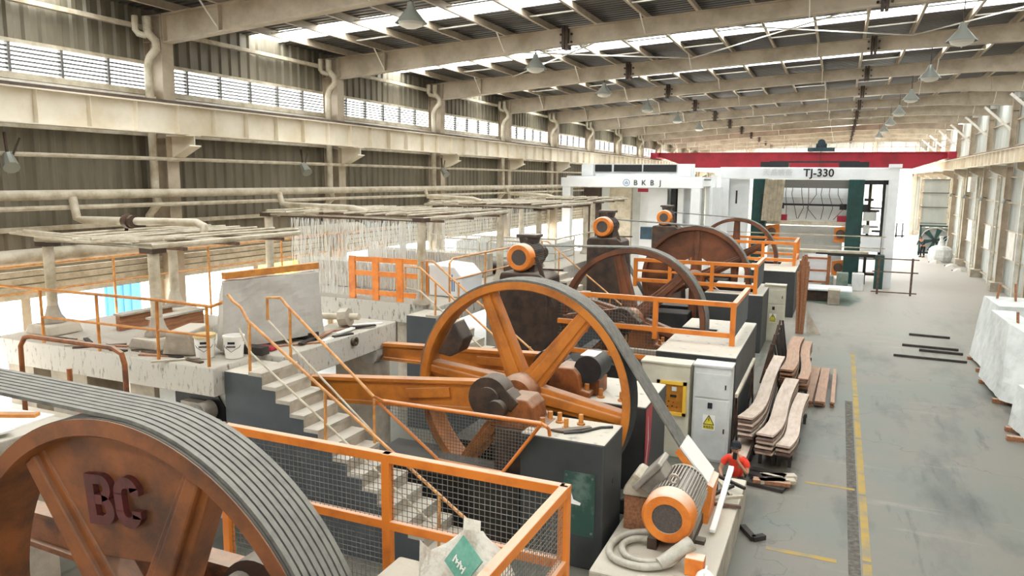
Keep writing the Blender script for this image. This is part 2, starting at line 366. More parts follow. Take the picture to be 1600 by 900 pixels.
dp = MB().tube([(-15.55, -.42, 9.75), (-15.55, -.42, 9.45), (-15.5, -.44, 9.35), (-15.38, -.36, 9.2), (-15.38, -.34, 9.0), (-15.55, -.4, 8.8), (-15.6, -.42, 8.6), (-15.6, -.42, 5.5), (-15.5, -.42, 5.3), (-15.75, -.5, 5.0), (-15.8, -.5, .3)], .1, 10)
dp.tube([(-15.72, -.62, 9.75), (-15.72, -.62, 9.42), (-15.68, -.58, 9.34), (-15.55, -.45, 9.3)], .075, 8)
dp_me = dp.mesh('rainwater_pipe', 'pipe_cream', True)
for k in range(-3, 13):
    y = Y0+BAY*k
    link('steel_column', lcol, wl, (XC, y, 0)); link('column_base', base_me, wl, (XC, y, 0)); link('crane_bracket', brk_me, wl, (XC, y, 0))
    link('rainwater_pipe', dp_me, wl, (0, y, 0))
    if k == 12: continue
    link('cladding_sheet', cl_lo, wl, (0, y, 0)); link('cladding_sheet', cl_hi, wl, (0, y, 0)); link('cladding_sheet', cl_strip, wl, (0, y, 0))
    for z in (3.32, 4.0, 4.75, 6.95, 7.95): link('girt', girt_me, wl, (0, y, z))
    link('girt', girt_me, wl, (.1, y, 9.5))
    # long horizontal boards over the opening
    for q, z in enumerate((3.48, 3.64, 3.8)): MB().box(XW+.1, XW+.16, .02, BAY-.02, z, z+.12).build('board', 'pipe_cream', wl).location.y = y
    MB().box(XW-.1, XW+.1, 3.3, 3.5, 0, 3.35).build('jamb_post', 'cream_steel', wl).location.y = y
MB().box(XW-.1, XW+.05, YA, YB, 0, .75).build('dwarf_wall', 'concrete', wl)
# louvred ribbon windows, one per bay
fr = MB().box(XW-.05, XW+.1, 0, BAY, 8.04, 8.1).box(XW-.05, XW+.1, 0, BAY, 8.7, 8.78)
fr_me = fr.mesh('window_frame', 'pipe_cream'); sl_me = MB().bar((XW+.03, .03, 0), (XW+.03, BAY-.03, 0), .05, .04).mesh('louvre_slat', 'slat_metal')
mul_me = MB().box(XW-.02, XW+.09, -.03, .03, 8.1, 8.7).mesh('mullion', 'slat_metal'); pane_me = MB().box(XW-.03, XW-.02, .02, BAY-.02, 8.1, 8.7).mesh('pane', 'window_film')
sill_me = MB().box(XW+.0, XW+.25, 0, BAY, 7.86, 7.93).mesh('window_sill', 'white_paint')
for k in range(-3, 12):
    w = struct_root('window_%d' % (k+4)); w.location = (0, Y0+BAY*k, 0)
    link('window_frame', fr_me, w); link('pane', pane_me, w); link('window_sill', sill_me, w)
    for i in range(6): link('louvre_slat', sl_me, w, (0, 0, 8.17+.09*i))
    for i in range(1, 6): link('mullion', mul_me, w, (0, BAY*i/6, 0))
# crane runway beams
def runway(name, X, side, label):
    r = thing(name, label, 'crane beam', (X, 0, 0))
    b = MB().box(-.012, .012, YA, YB, 7.0, 7.66); b.box(-.15, .15, YA, YB, 6.97, 7.0); b.box(-.16, .16, YA, YB, 7.65, 7.68)
    b.build('girder', 'crane_cream', r)
    MB().box(-.05, .05, YA, YB, 7.68, 7.76).build('crane_rail', 'rail_dark', r)
    st = MB().box(-.14, .14, -.008, .008, 7.0, 7.65).mesh('stiffener', 'crane_cream')
    for i in range(int((YB-2)/1.166)): link('stiffener', st, r, (0, 2+i*1.166, 0))
runway('crane_runway', -14.9, 1, 'cream crane runway beam with stiffeners running along the left wall')
runway('crane_runway', 7.5, -1, 'cream crane runway beam along the right wall above the stone slabs')
# wall water mains
MB().tube([(-15.2, 5, 5.55), (-15.2, 97, 5.55)], .11, 10).build('water_main', 'pipe_cream', smooth=True)
tag(bpy.data.objects['water_main'], 'thick cream water main running along the left wall at mid height', 'pipe')
tag(MB().tube([(-15.2, 5, 5.28), (-15.2, 97, 5.28)], .05, 8).build('water_pipe', 'pipe_cream', smooth=True), 'thin cream pipe just below the thick water main on the left wall', 'pipe')
tag(MB().tube([(-15.2, 4, 4.3), (-15.2, 21.5, 4.3), (-15.2, 21.8, 4.2)], .16, 12).build('drain_pipe', 'pipe_cream', smooth=True), 'fat grey-white pipe lying along the left wall above the bright opening', 'pipe')
tag(MB().tube([(-15.2, 6, 6.38), (-15.2, 60, 6.38)], .045, 8).build('cable_conduit', 'pipe_cream', smooth=True), 'slim conduit along the left wall under the crane beam carrying floodlights', 'conduit')
for i, y in enumerate((9.7, 18.6, 27.4)):
    t = thing('floodlight', '%s small floodlight on the conduit under the left crane beam, counted from the camera' % ORD[i], 'floodlight', (-15.1, y, 6.35), group='wall floodlights')
    MB().cyl((0, 0, 0), (.25, -.1, -.25), .09, 10, .15).build('lamp_head', 'lamp_shade', t)
    MB().bar((0, 0, 0), (-.05, 0, .45), .04).bar((0, .1, 0), (-.05, .3, .35), .03).build('bracket', 'rust_dark', t)
# ---- right wall
wr = struct_root('wall_right')
wsheet = corrug(0, BAY, 0, 11.4, XRW, -1, .9, .02).mesh('cladding_sheet', 'white_cladding')
rcol = hcol(10.6, .34, .36).mesh('steel_column', 'cream_steel'); gr = MB().box(XRW-.16, XRW-.04, 0, BAY, 0, .07).mesh('girt', 'cream_steel')
rbase = MB().box(-.25, .7, -.5, .5, 0, .5).mesh('column_base', 'concrete')
brk2 = MB()
for q in [(-.75, 0)]: brk2.prism([(0, 6.98), (-.75, 6.98), (-.75, 6.72), (.0, 6.35)], 'y', -.02, .02); brk2.box(-.78, 0, -.18, .18, 6.94, 6.98); brk2.bar((0, 0, 6.34), (-.77, 0, 6.71), .36, .03)
brk2_me = brk2.mesh('crane_bracket', 'cream_steel')
knee = MB().bar((-1.3, 0, 10.15), (.05, 0, 8.9), .12).mesh('knee_brace', 'white_paint')
for k in range(-3, 13):
    y = Y0+BAY*k
    link('steel_column', rcol, wr, (XR+.36, y, 0)); link('column_base', rbase, wr, (XR, y, 0)); link('crane_bracket', brk2_me, wr, (XR, y, 0))
    if k > 3: link('knee_brace', knee, wr, (XR, y, 0))
    if k == 12: continue
    link('cladding_sheet', wsheet, wr, (0, y, 0))
    for z in (.35, 1.9, 3.4, 4.9, 6.3, 8.0, 9.4): link('girt', gr, wr, (0, y, z))
    MB().box(XR+.2, XRW-.04, 3.42, 3.54, 0, 6.9).build('wall_post', 'white_paint', wr).location.y = y
    MB().tube([(XR+.2, 2.2, .2), (XR+.2, 2.2, 6.9)], .05, 8).build('conduit', 'pipe_cream', wr).location.y = y
    if k in (4, 5, 6): MB().box(XR+.28, XR+.42, 4.4, 6.2, 1.9, 3.4).build('wall_panel', 'white_paint', wr).location.y = y
# ---- end walls
we = struct_root('wall_back')
def xsheet(x0, x1, z0, z1, y, m):
    mb = MB(); n = max(1, round((x1-x0)/.4)); p = (x1-x0)/n; pr = []
    for i in range(n): x = x0+i*p; pr += [(x, 0), (x+p*.6, 0), (x+p*.7, -.05), (x+p*.9, -.05)]
    pr.append((x1, 0)); v = []; f = []
    for x, h in pr: v += [(x, y+h, z0), (x, y+h, z1)]
    for i in range(len(pr)-1): f.append((2*i, 2*i+1, 2*i+3, 2*i+2))
    return mb.add(v, f).build('cladding_sheet', m, we)
xsheet(-16.1, 3.6, 0, 10.9, 98.0, 'end_cladding'); xsheet(7.6, 8.95, 0, 10.9, 98.0, 'end_cladding'); xsheet(3.6, 7.6, 4.6, 10.9, 98.0, 'end_cladding')
for z in (1.6, 3.2, 5.0, 6.6, 8.2): MB().box(-16, 3.5, 97.75, 97.9, z, z+.1).build('girt', 'cream_steel', we)
for x in (-10.5, -3.6, 3.4, 7.8): MB().box(x-.15, x+.15, 97.4, 97.8, 0, 10.6).build('post', 'cream_steel', we)
# front gable (behind the camera) with its open entrance
wf = struct_root('wall_front')
MB().box(-16.1, 8.95, -7.25, -7.15, 4.4, 11).build('gable_sheet', 'cladding', wf)
MB().box(-16.1, 3, -7.25, -7.15, 0, 4.4).build('gable_sheet', 'cladding', wf); MB().box(7, 8.95, -7.25, -7.15, 0, 4.4).build('gable_sheet', 'white_cladding', wf)
# platform the photograph was taken from
tag(MB().box(-1.0, 3.2, -3.2, .35, 4.25, 4.4).box(-.95, -.8, -3.1, -2.95, 0, 4.25).box(3.0, 3.15, -3.1, -2.95, 0, 4.25).box(-.95, -.8, .1, .25, 0, 4.25).box(3.0, 3.15, .1, .25, 0, 4.25).build('viewing_platform', 'cream_steel'), 'raised steel viewing platform on four posts at the near end', 'platform')
# ---- pendant lamps
lamp = None
lp = [(-8.45, Y0+BAY*k) for k in range(0, 6)] + [(2.4, Y0+BAY*k) for k in range(1, 8)]
def make_lamp(label, loc):
    t = thing('pendant_lamp', label, 'lamp', loc, group='hall pendant lamps')
    MB().ring([(.34, 0), (.3, .04), (.09, .3), (.07, .42), (0.001, .44)], (0, 0, 0), 'z', 20, close=False).build('lamp_shade', 'lamp_shade', t, True)
    MB().ring([(.27, .03), (.24, -.05), (.12, -.1), (.001, -.11)], (0, 0, 0), 'z', 16, close=False).build('diffuser', 'lamp_glass', t, True)
    MB().cyl((0, 0, .42), (0, 0, 1.0 if loc[0] > -3 else .56), .015, 6).build('suspension_rod', 'rust_dark', t)
    return t
for i, (x, y) in enumerate(lp):
    side = 'left' if x < -3 else 'right'; n = i if x < -3 else i-6
    lab = 'cone-shaded pendant lamp, %s from the camera in the %s-hand row under the roof' % (ORD[n], side)
    z = 9.18 if x < -3 else 9.31
    make_lamp(lab, (x, y, z))
# ---- red bridge crane
cr = thing('bridge_crane', 'red overhead bridge crane spanning the hall far behind the white gantries', 'crane', (0, 66, 0))
g = MB().prism([(-14.6, 7.95), (-14.0, 7.75), (-12.0, 7.05), (5.0, 7.05), (7.0, 7.75), (7.6, 7.95), (7.6, 8.25), (-14.6, 8.25)], 'y', -.35, .35)
g.build('girder', 'red_crane', cr)
MB().box(-14.7, 7.7, -.5, .5, 8.25, 8.32).build('top_flange', 'red_crane', cr)
for x in (-14.9, 7.5): MB().box(x-.25, x+.25, -1.6, 1.6, 7.78, 8.3).build('end_truck', 'red_crane', cr)
h = MB().box(-2.6, -.6, -.9, .9, 8.4, 8.65).box(-2.0, -1.2, -.4, .4, 8.65, 9.0); h.cyl((-1.6, -.5, 9.05), (-1.6, .5, 9.05), .3, 12); h.build('hoist_trolley', 'hoist_blue', cr)
MB().cyl((-1.6, -.6, 8.4), (-1.6, -.6, 6.6), .03, 6).build('hoist_rope', 'rust_dark', cr)
wk = MB()
for i in range(23): wk.bar((-14.5+i, .9, 8.3), (-14.5+i, .9, 9.2), .04)
wk.bar((-14.5, .9, 9.2), (7.5, .9, 9.2), .05).bar((-14.5, .9, 8.75), (7.5, .9, 8.75), .04).build('walkway_rail', 'white_paint', cr)
# ================================================================== MACHINES
def spoke(mb, a, r0, r1, w0, w1, y0, y1):
    """tapered spoke at angle a (from +x towards +z) in the xz plane"""
    d = Vector((math.cos(a), 0, math.sin(a))); n = Vector((-math.sin(a), 0, math.cos(a)))
    q = [d*r0-n*w0/2, d*r1-n*w1/2, d*r1+n*w1/2, d*r0+n*w0/2]
    mb.prism([(p.x, p.z) for p in q], 'y', y0, y1)
    return mb
def heavy_letter(ch):
    m = MB(); q = lambda r0, r1, cx, cz, a0, a1: m.ring([(r1, -.03), (r1, .03), (r0, .03), (r0, -.03)], (cx, 0, cz), 'y', 14, a0, a1)
    if ch == 'B':
        m.box(-.135, -.045, -.03, .03, -.2, .2)
        for z in (-.2, -.035, .125): m.box(-.05, .04, -.03, .03, z, z+.075)
        q(.03, .105, .035, .095, -PI/2, PI/2); q(.035, .12, .035, -.08, -PI/2, PI/2)
    else:
        q(.05, .135, .0, .065, .35, PI); q(.05, .135, .0, -.065, PI, 2*PI-.35); m.box(-.135, -.05, -.03, .03, -.07, .07); m.box(.04, .13, -.03, .03, .06, .12); m.box(.04, .13, -.03, .03, -.12, -.06)
    return m.mesh('raised_letter', 'red_letter')
def flywheel(label, loc, R, phase, m='wheel_orange', panels=(), letters=None, weight=None, wid=.5):
    t = thing('flywheel', label, 'flywheel', loc)
    MB().ring([(R-.005, 0), (R-.005, wid), (R-.12, wid), (R-.15, wid*.85), (R-.15, .03), (R-.13, 0)], (0, 0, 0), 'y', 96).build('rim', m, t, True)
    MB().ring([(R-.01, .012), (R, .012), (R, wid-.012), (R-.01, wid-.012)], (0, 0, 0), 'y', 96).build('belt_gap_shade', 'rubber', t, True)  # black band paints the shade seen in the gaps between belts
    for i in range(6):
        a = phase+i*PI/3; s = MB(); spoke(s, a, .26, R-.13, .4, .26, wid*.26, wid*.7); spoke(s, a, .26, R-.15, .2, .13, wid*.16, wid*.82)
        s.build('spoke', m, t, bevel=.02)
    MB().ring([(.37, -.06), (.37, wid*.9), (.14, wid*1.15), (.14, -.16), (.3, -.16)], (0, 0, 0), 'y', 32).build('hub', 'rust_orange', t, True)
    MB().cyl((0, -1.0, 0), (0, wid+1.3, 0), .16, 20).build('crankshaft', 'rust_dark', t, True)
    for i in panels:
        a0 = phase+i*PI/3; pts = [(math.cos(a0+PI/3*j/10)*(R-.13), math.sin(a0+PI/3*j/10)*(R-.13)) for j in range(11)]
        ri = (R-.2)*.52; pts += [(math.cos(a0+PI/3)*ri, math.sin(a0+PI/3)*ri), (math.cos(a0)*ri, math.sin(a0)*ri)]
        p = MB().prism(pts, 'y', wid*.3, wid*.62).build('counterweight_panel', m, t, bevel=.015)
        if letters:
            am = a0+PI/6; rr = (R-.2)*.74
            for k, chx in ((-1, letters[0]), (1, letters[1])):
                o = link('raised_letter', heavy_letter(chx), p, (math.cos(am)*rr+k*.155*math.sin(am), wid*.3-.02, math.sin(am)*rr-k*.155*math.cos(am)-.02), (0, PI/2-am, 0))
    if weight is not None:
        d = lambda a, r: (math.cos(a)*r, math.sin(a)*r)
        MB().prism([d(weight-.2, R-.24), d(weight+.2, R-.24), d(weight+.17, R-.5), d(weight+.06, R-.62), d(weight-.13, R-.58)], 'y', wid*.1, wid*.95).build('balance_weight', 'rust_dark', t, bevel=.03)
    return t
def belts(label, c, R, pc, pr, y0, n=8, pitch=.059, w=.043, th=.03):
    """n vee belts looped round wheel c and pulley pc (x,z), each its own part"""
    t = thing('drive_belts', label, 'drive belt', (c[0], y0, c[1]))
    dx, dz = pc[0]-c[0], pc[1]-c[1]; D = math.hypot(dx, dz); base = math.atan2(dz, dx); g = math.acos((R-pr)/D)
    out = []
    def loop(r_off):
        p = []; a0, a1 = base+g, base-g+2*PI
        for i in range(65): a = a0+(a1-a0)*i/64; p.append(((R+r_off)*math.cos(a), (R+r_off)*math.sin(a)))
        a0, a1 = base-g, base+g
        for i in range(17): a = a0+(a1-a0)*i/16; p.append((dx+(pr+r_off)*math.cos(a), dz+(pr+r_off)*math.sin(a)))
        return p
    A, B = loop(.004), loop(.004+th); k = len(A); v = []; f = []
    for y in (0, w):
        for L in (A, B): v += [(p[0], y, p[1]) for p in L]
    for i in range(k):
        j = (i+1) % k; f += [(i, j, k+j, k+i), (2*k+i, 3*k+i, 3*k+j, 2*k+j), (k+i, k+j, 3*k+j, 3*k+i), (i, 2*k+i, 2*k+j, j)]
    me = MB().add(v, f).mesh('belt', 'belt', True)
    for i in range(n): link('belt', me, t, (0, .012+i*pitch, 0))
    MB().ring([(pr, 0), (pr, n*pitch+.02), (.05, n*pitch+.02), (.05, 0)], (dx, 0, dz), 'y', 32).build('motor_pulley', 'rust_dark', t, True)
    return t
def motor(label, loc, r=.36, L=.95, body='motor_grey', shaft=.3, box_side=-1, rz=0.):
    """ribbed electric motor, fan cowl towards -y; origin on the shaft axis at the cowl face"""
    t = thing('electric_motor', label, 'motor', loc, rz)
    MB().cyl((0, .3, 0), (0, .3+L, 0), r*.86, 32).build('stator_housing', body, t, True)
    fin = MB().box(-.008, .008, .32, .28+L, r*.82, r*1.0).mesh('cooling_fin', body)
    for i in range(44): link('cooling_fin', fin, t, rot=(0, 2*PI*i/44, 0))
    cw = MB().ring([(r*.58, .0), (r*.9, .0), (r*1.0, .05), (r*1.0, .3), (r*.94, .31), (r*.9, .06), (r*.58, .03)], (0, 0, 0), 'y', 40).build('fan_cowl', 'motor_orange', t, True)
    MB().cyl((0, .02, 0), (0, .05, 0), r*.6, 32).build('air_grille', 'grille', cw)
    MB().cyl((0, .3+L, 0), (0, .36+L, 0), r*.95, 32).cyl((0, .36+L, 0), (0, .36+L+shaft, 0), .06, 12).build('end_shield', body, t, True)
    bx = MB().prism([(-.2, r*.9), (.2, r*.9), (.24, r*1.35), (-.24, r*1.35)], 'y', .55, 1.0).build('terminal_box', body, t, bevel=.02)
    MB().box(-.3, .3, .5, 1.05, r*1.35, r*1.35+.09).build('lid', body, bx, bevel=.02)
    if box_side: bx.rotation_euler = (0, box_side*PI/4*1.1, 0)
    e = MB().ring([(.085, -.02), (.085, .02), (.05, .02), (.05, -.02)], (0, .42, r*1.0+.06), 'y', 14).build('lifting_eye', body, t, True)
    for s in (-1, 1): MB().box(s*r*.62-.08, s*r*.62+.08, .4, .2+L, -r*1.12, -r*.6).build('foot', body, t)
    return t
def block(name, label, poly, z0, z1, m='found_dark', cat='foundation', bevel=.03):
    return tag(MB().prism(poly, 'z', z0, z1).build(name, m, bevel=bevel), label, cat)
def rect(x0, x1, y0, y1): return [(x0, y0), (x1, y0), (x1, y1), (x0, y1)]
# ---- the five saws' flywheels, from the camera backwards
RZ = 2.28
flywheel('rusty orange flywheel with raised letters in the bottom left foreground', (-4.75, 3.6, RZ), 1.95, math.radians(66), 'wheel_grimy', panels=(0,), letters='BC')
flywheel('bright orange spoked flywheel driven by the floor motor with loose hoses', (-4.87, 11.55, RZ), 1.98, math.radians(-8), weight=math.radians(150))
flywheel('brown flywheel behind the orange mesh railing, third from the camera', (-4.95, 19.45, RZ-.08), 1.98, math.radians(44), 'wheel_brown')
flywheel('brown flywheel with closed panels, fourth from the camera', (-4.75, 27.9, RZ+.05), 1.98, math.radians(28), 'wheel_brown', panels=(0, 1, 2))
flywheel('farthest brown flywheel close to the white gantry with black lettering', (-4.55, 38.1, RZ-.1), 1.98, math.radians(30), 'wheel_brown')
belts('wide set of grey belts round the foreground flywheel, running off to the left', (-4.75, RZ), 1.95, (-8.35, 3.95), .33, 3.62)
belts('grey belt set slanting down from the orange flywheel to the floor motor', (-4.87, RZ), 1.98, (-1.95, 1.2), .2, 11.57)
belts('belt set from the third flywheel to the nearest raised motor', (-4.95, RZ-.08), 1.98, (-7.75, 3.9), .2, 19.47)
belts('belt set from the fourth flywheel to the second raised motor', (-4.75, RZ+.05), 1.98, (-8.0, 4.25), .2, 27.92)
belts('belt set from the farthest flywheel to the last raised motor', (-4.55, RZ-.1), 1.98, (-7.9, 4.15), .2, 38.12)
# ---- motors
motor('dusty orange-capped motor on the low plinth beside the coiled hoses', (-1.95, 10.12, 1.2), .38, .95, shaft=.55, box_side=-1)
mC = motor('orange-capped motor on a dark pedestal, nearest of the three raised motors', (-7.75, 18.25, 3.9), .37, .8, 'motor_dark', .5, 0)
dup(mC, (-8.0, 26.7, 4.25), 'orange-capped motor, middle one of the three raised motors')
dup(mC, (-7.9, 36.9, 4.15), 'orange-capped motor, farthest of the three raised motors')
dup(mC, (-8.35, 2.4, 3.95), 'raised motor turning the foreground flywheel, at the far left')
for x, y, z, lab in ((-7.75, 18.3, 3.48, 'nearest'), (-8.0, 26.75, 3.83, 'middle'), (-7.9, 36.95, 3.73, 'farthest'), (-8.35, 2.45, 3.53, 'leftmost')):
    t = thing('motor_pedestal', 'dark sloped steel pedestal under the %s raised motor' % lab, 'pedestal', (x, y, 0))
    MB().prism([(-.55, 0), (1.05, 0), (.75, z-.12), (.55, z), (-.55, z), (-.6, z-.15)], 'y', 0, 1.15).build('housing', 'rust_dark', t, bevel=.06)
    MB().bar((.45, .1, z+.45), (.95, .1, z-.9), .07, .1).build('tension_arm', 'rust_dark', t); MB().bar((-.4, 1.0, z-.0), (.9, 1.0, z+.02), .05).build('slide_rail', 'steel_rust', t)
# ---- foundations
block('foundation_block', 'dark grey foundation block with dusty top carrying the near bearing of the bright orange flywheel', rect(-4.35, -2.97, 10.38, 11.42), 0, 2.05)
block('foundation_block', 'dark foundation block just behind the bright orange flywheel with a red painted corner', rect(-4.7, -2.85, 12.5, 14.2), 0, 2.05)
block('foundation_block', 'long dark foundation block behind the two tall electrical cabinets', [(-3.7, 17), (-1.88, 17), (-1.88, 21.6), (-3.7, 21.6), (-3.7, 20.15), (-2.75, 20.15), (-2.75, 19.3), (-3.7, 19.3)], 0, 2.05)
block('foundation_block', 'dark foundation block under the fourth flywheel, third along the aisle', [(-4.2, 26.9), (-2.2, 26.9), (-2.2, 30.2), (-4.2, 30.2), (-4.2, 28.6), (-2.6, 28.6), (-2.6, 27.7), (-4.2, 27.7)], 0, 2.05)
block('foundation_block', 'farthest dark foundation block, beside the rusty rack', [(-3.7, 34.8), (-1.55, 34.8), (-1.55, 41), (-3.7, 41), (-3.7, 38.9), (-2.4, 38.9), (-2.4, 37.8), (-3.7, 37.8)], 0, 2.05)
block('foundation_block', 'pale concrete block under the cement bag inside the foreground railing', rect(-4.0, -2.45, 4.4, 6.3), 0, 2.05, 'concrete')
for yw, lab, zt in ((11.55, 'second', 1.05), (19.45, 'third', 1.2), (27.9, 'fourth', 1.2), (38.1, 'fifth', 1.2)):
    block('crank_pit', 'dark low concrete wall in front of the lower half of the %s flywheel' % lab, rect(-8.2 if lab == 'second' else -6.55, -4.75, yw-1.0, yw-.1), 0, zt, 'dark_pit', 'wall')
    block('crank_pit', 'dark low concrete wall behind the lower half of the %s flywheel' % lab, rect(-6.55, -4.75, yw+.62, yw+1.9), 0, zt, 'dark_pit', 'wall')
MB().box(-9.0, -4.4, 10.5, 14.2, .002, .012).build('pit_shade_sheet', 'dark_pit', floor)  # dark sheet laid on the floor in place of the pit's shade
# red painted corner and label on the block behind the wheel
rb = [o for o in bpy.data.objects if o.name.startswith('foundation_block') and 'red painted' in o['label']][0]
MB().prism([(12.5, 2.0), (13.0, 2.0), (12.9, 1.2), (12.62, .7), (12.5, .9)], 'x', -2.85, -2.845).build('red_paint_patch', 'red_crane', rb); MB().prism([(12.66, 1.85), (12.74, 1.4), (12.6, 1.0), (12.7, 1.35)], 'x', -2.845, -2.84).build('white_mark', 'sign_white', rb)
MB().box(-3.5, -3.2, 12.49, 12.5, 1.55, 1.75).build('white_label', 'sign_white', rb)
fb = [o for o in bpy.data.objects if o.name.startswith('foundation_block') and 'near bearing' in o['label']][0]
pl = MB().box(-3.6, -3.1, 10.365, 10.38, .55, 1.56).build('cover_plate', 'green_plate', fb)
for x, z in ((-3.56, 1.5), (-3.14, 1.5), (-3.56, .62), (-3.14, .62)): MB().cyl((x, 10.35, z), (x, 10.365, z), .02, 8).build('screw', 'wire', pl)
MB().prism([(-3.5, 1.3), (-3.44, 1.12), (-3.32, 1.08), (-3.33, 1.04), (-3.5, 1.05)], 'y', 10.36, 10.365).build('torn_label', 'sign_white', pl)
MB().cyl((-2.975, 10.9, 1.3), (-2.965, 10.9, 1.3), .05, 10).build('conduit_hole', 'black', fb)
# ---- bearings
def bearing(label, loc, w=1.0):
    t = thing('bearing_block', label, 'bearing', loc)
    MB().prism([(-.55*w, 0), (.55*w, 0), (.55*w, .1), (.36*w, .14), (.3*w, .4), (.18*w, .52), (-.18*w, .52), (-.3*w, .4), (-.36*w, .14), (-.55*w, .1)], 'y', -.28, .28).build('housing', 'rust_orange', t, bevel=.03)
    for sx in (-1, 1):
        for sy in (-1, 1): MB().cyl((sx*.45*w, sy*.18, .1), (sx*.45*w, sy*.18, .24), .045, 6).build('bolt', 'timber_orange', t)
    return t
bearing('rusty orange bearing on the dusty block in front of the bright orange flywheel', (-4.55, 11.0, 1.95), .9); 
block('bearing_sole', 'steel sole plate between the crank bearing and its block', rect(-4.95, -4.37, 10.7, 11.3), 1.05, 1.95, 'rust_dark', 'plate')
bearing('rusty bearing behind the bright orange flywheel', (-4.4, 12.85, 2.06), .9)
bearing('bearing in front of the third flywheel', (-4.4, 18.75, 1.72)); block('bearing_sole', 'concrete pier under the bearing of the third flywheel', rect(-5.0, -3.72, 18.4, 19.1), 1.2, 1.71, 'concrete', 'pier')
for i, (x, y) in enumerate(((-3.95, 11.1), (-3.6, 11.15), (-3.75, 10.85), (-3.75, 12.75), (-3.35, 12.7), (-3.2, 12.8))):
    tag(MB().cyl((x, y, 2.05), (x, y, 2.08), .07, 8).cyl((x, y, 2.08), (x, y, 2.22), .04, 6).build('anchor_bolt', 'timber_orange'), ORD[i]+' brass-coloured anchor bolt beside the bright orange flywheel, counted from the camera', 'bolt', 'anchor bolts')
tag(MB().tube([(-3.7, 10.6, 2.07), (-3.45, 10.75, 2.08), (-3.25, 11.1, 2.07), (-3.08, 11.2, 2.07)], .022, 6).build('wire_rod', 'rubber'), 'black bent rod lying on the dusty block top', 'rod')
tag(MB().prism([(-3.95, 10.62), (-3.72, 10.6), (-3.35, 10.98), (-3.42, 11.05)], 'z', 2.055, 2.1).build('rag', 'rust_dark', bevel=.02), 'dark oily rag spread on the dusty block top', 'rag')
# hand-rod and black motor cap behind the hub
t = thing('brake_motor', 'black round brake motor with white label behind the orange spokes', 'motor', (-4.0, 13.0, 2.45))
MB().cyl((0, -.3, .1), (0, .35, .1), .26, 24).build('body', 'rubber', t, True); MB().box(-.16, .12, -.25, .2, .345, .36).build('label_plate', 'sign_white', t); MB().box(-.2, .2, -.2, .3, -.38, -.1).build('foot', 'rust_orange', t)
tag(MB().bar((-3.3, 12.6, 2.1), (-2.95, 12.4, 2.75), .05).build('lever', 'rust_orange'), 'rusty lever leaning behind the bright orange flywheel rim', 'lever')
# ---- connecting rods
def conrod(label, x0, z0, x1, z1, y, h0, h1, w=.22, m='wheel_orange', big=.36):
    t = thing('connecting_rod', label, 'connecting rod', (x1, y, z1)); dx, dz = x0-x1, z0-z1
    b = MB().prism([(dx, dz-h0/2+.05), (-.2, -h1/2+.05), (-.2, h1/2-.05), (dx, dz+h0/2-.05)], 'y', -w*.25, w*.25)
    b.build('web', m, t)
    for s in (-1, 1): MB().bar((dx, 0, dz+s*(h0/2-.03)), (-.15, 0, s*(h1/2-.03)), w, .06).build('flange', m, t)
    MB().bar((-.75, -w*.35, .0), (-1.6, -w*.35, dz*.4), .07, .16).build('stiffening_rib', m, t)
    e = MB().ring([(big, -w*.75), (big, w*.75), (.17, w*.75), (.17, -w*.75)], (0, 0, 0), 'y', 32).build('big_end', 'rust_dark', t, True)
    MB().cyl((0, -w*.95, 0), (0, w*.9, 0), .2, 20).build('crank_pin', 'rust_dark', e, True)
    MB().box(.12, .42, -w*.7, w*.7, .1, .34).build('bearing_cap', 'rust_dark', t, bevel=.03).rotation_euler = (0, .7, 0)
    return t
conrod('orange girder connecting rod in front of the bright orange flywheel', -9.0, 2.1, -5.05, 2.42, 10.85, .46, .52)
conrod('rear orange connecting rod seen through the bright orange flywheel', -8.75, 2.3, -4.9, 2.38, 13.3, .36, .5)
conrod('dusty orange casting and crank rod behind the railing of the third flywheel', -6.5, 2.2, -5.0, 2.35, 18.75, .4, .6, m='wheel_brown', big=.34)
conrod('rod of the foreground flywheel seen between its spokes', -8.0, 2.2, -4.6, 2.15, 5.0, .4, .5, m='rust_orange', big=.42)
t = thing('swivel_joint', 'bare steel swivel joint at the end of the rear connecting rod', 'joint', (-9.0, 13.3, 2.25))
MB().cyl((0, -.25, 0), (0, .25, 0), .22, 20).build('knuckle', 'marble_grey', t, True); MB().prism([(-.2, -.2), (-1.7, -.12), (-1.7, .1), (-.2, .2)], 'y', -.12, .12).build('arm', 'steel_rust', t)
# ---- railings of orange angle steel with welded wire
def railing(label, loc, runs, w=.1, m='orange_paint', cell=.055):
    """runs: list of dict(p0,p1 in plan, z list of rails, posts (fractions), base z, mesh (z0,z1))"""
    t = thing('guard_railing', label, 'railing', loc)
    for r in runs:
        p0, p1 = Vector(r['p0']+(0,)), Vector(r['p1']+(0,)); ww = r.get('w', w)
        for z in r['z']: MB().bar(p0+Vector((0, 0, z)), p1+Vector((0, 0, z)), ww*.9, ww).build('rail', m, t, bevel=.008)
        for f in r['posts']:
            p = p0.lerp(p1, f); MB().bar(p+Vector((0, 0, r['base'])), p+Vector((0, 0, r['z'][0]+ww/2)), ww, ww, (0, 1, 0)).build('post', m, t, bevel=.008)
        for (f0, f1, z0, z1) in r.get('mesh', ()):
            a, b = p0.lerp(p1, f0), p0.lerp(p1, f1); mb = MB(); L = (b-a).length; c = r.get('cell', cell)
            wiregrid(mb, a+Vector((0, 0, z0)), b-a, Vector((0, 0, z1-z0)), max(2, round(L/c)), max(2, round((z1-z0)/c)), .005*c/.055)
            mb.build('wire_mesh', 'wire', t, stuff=True)
    return t
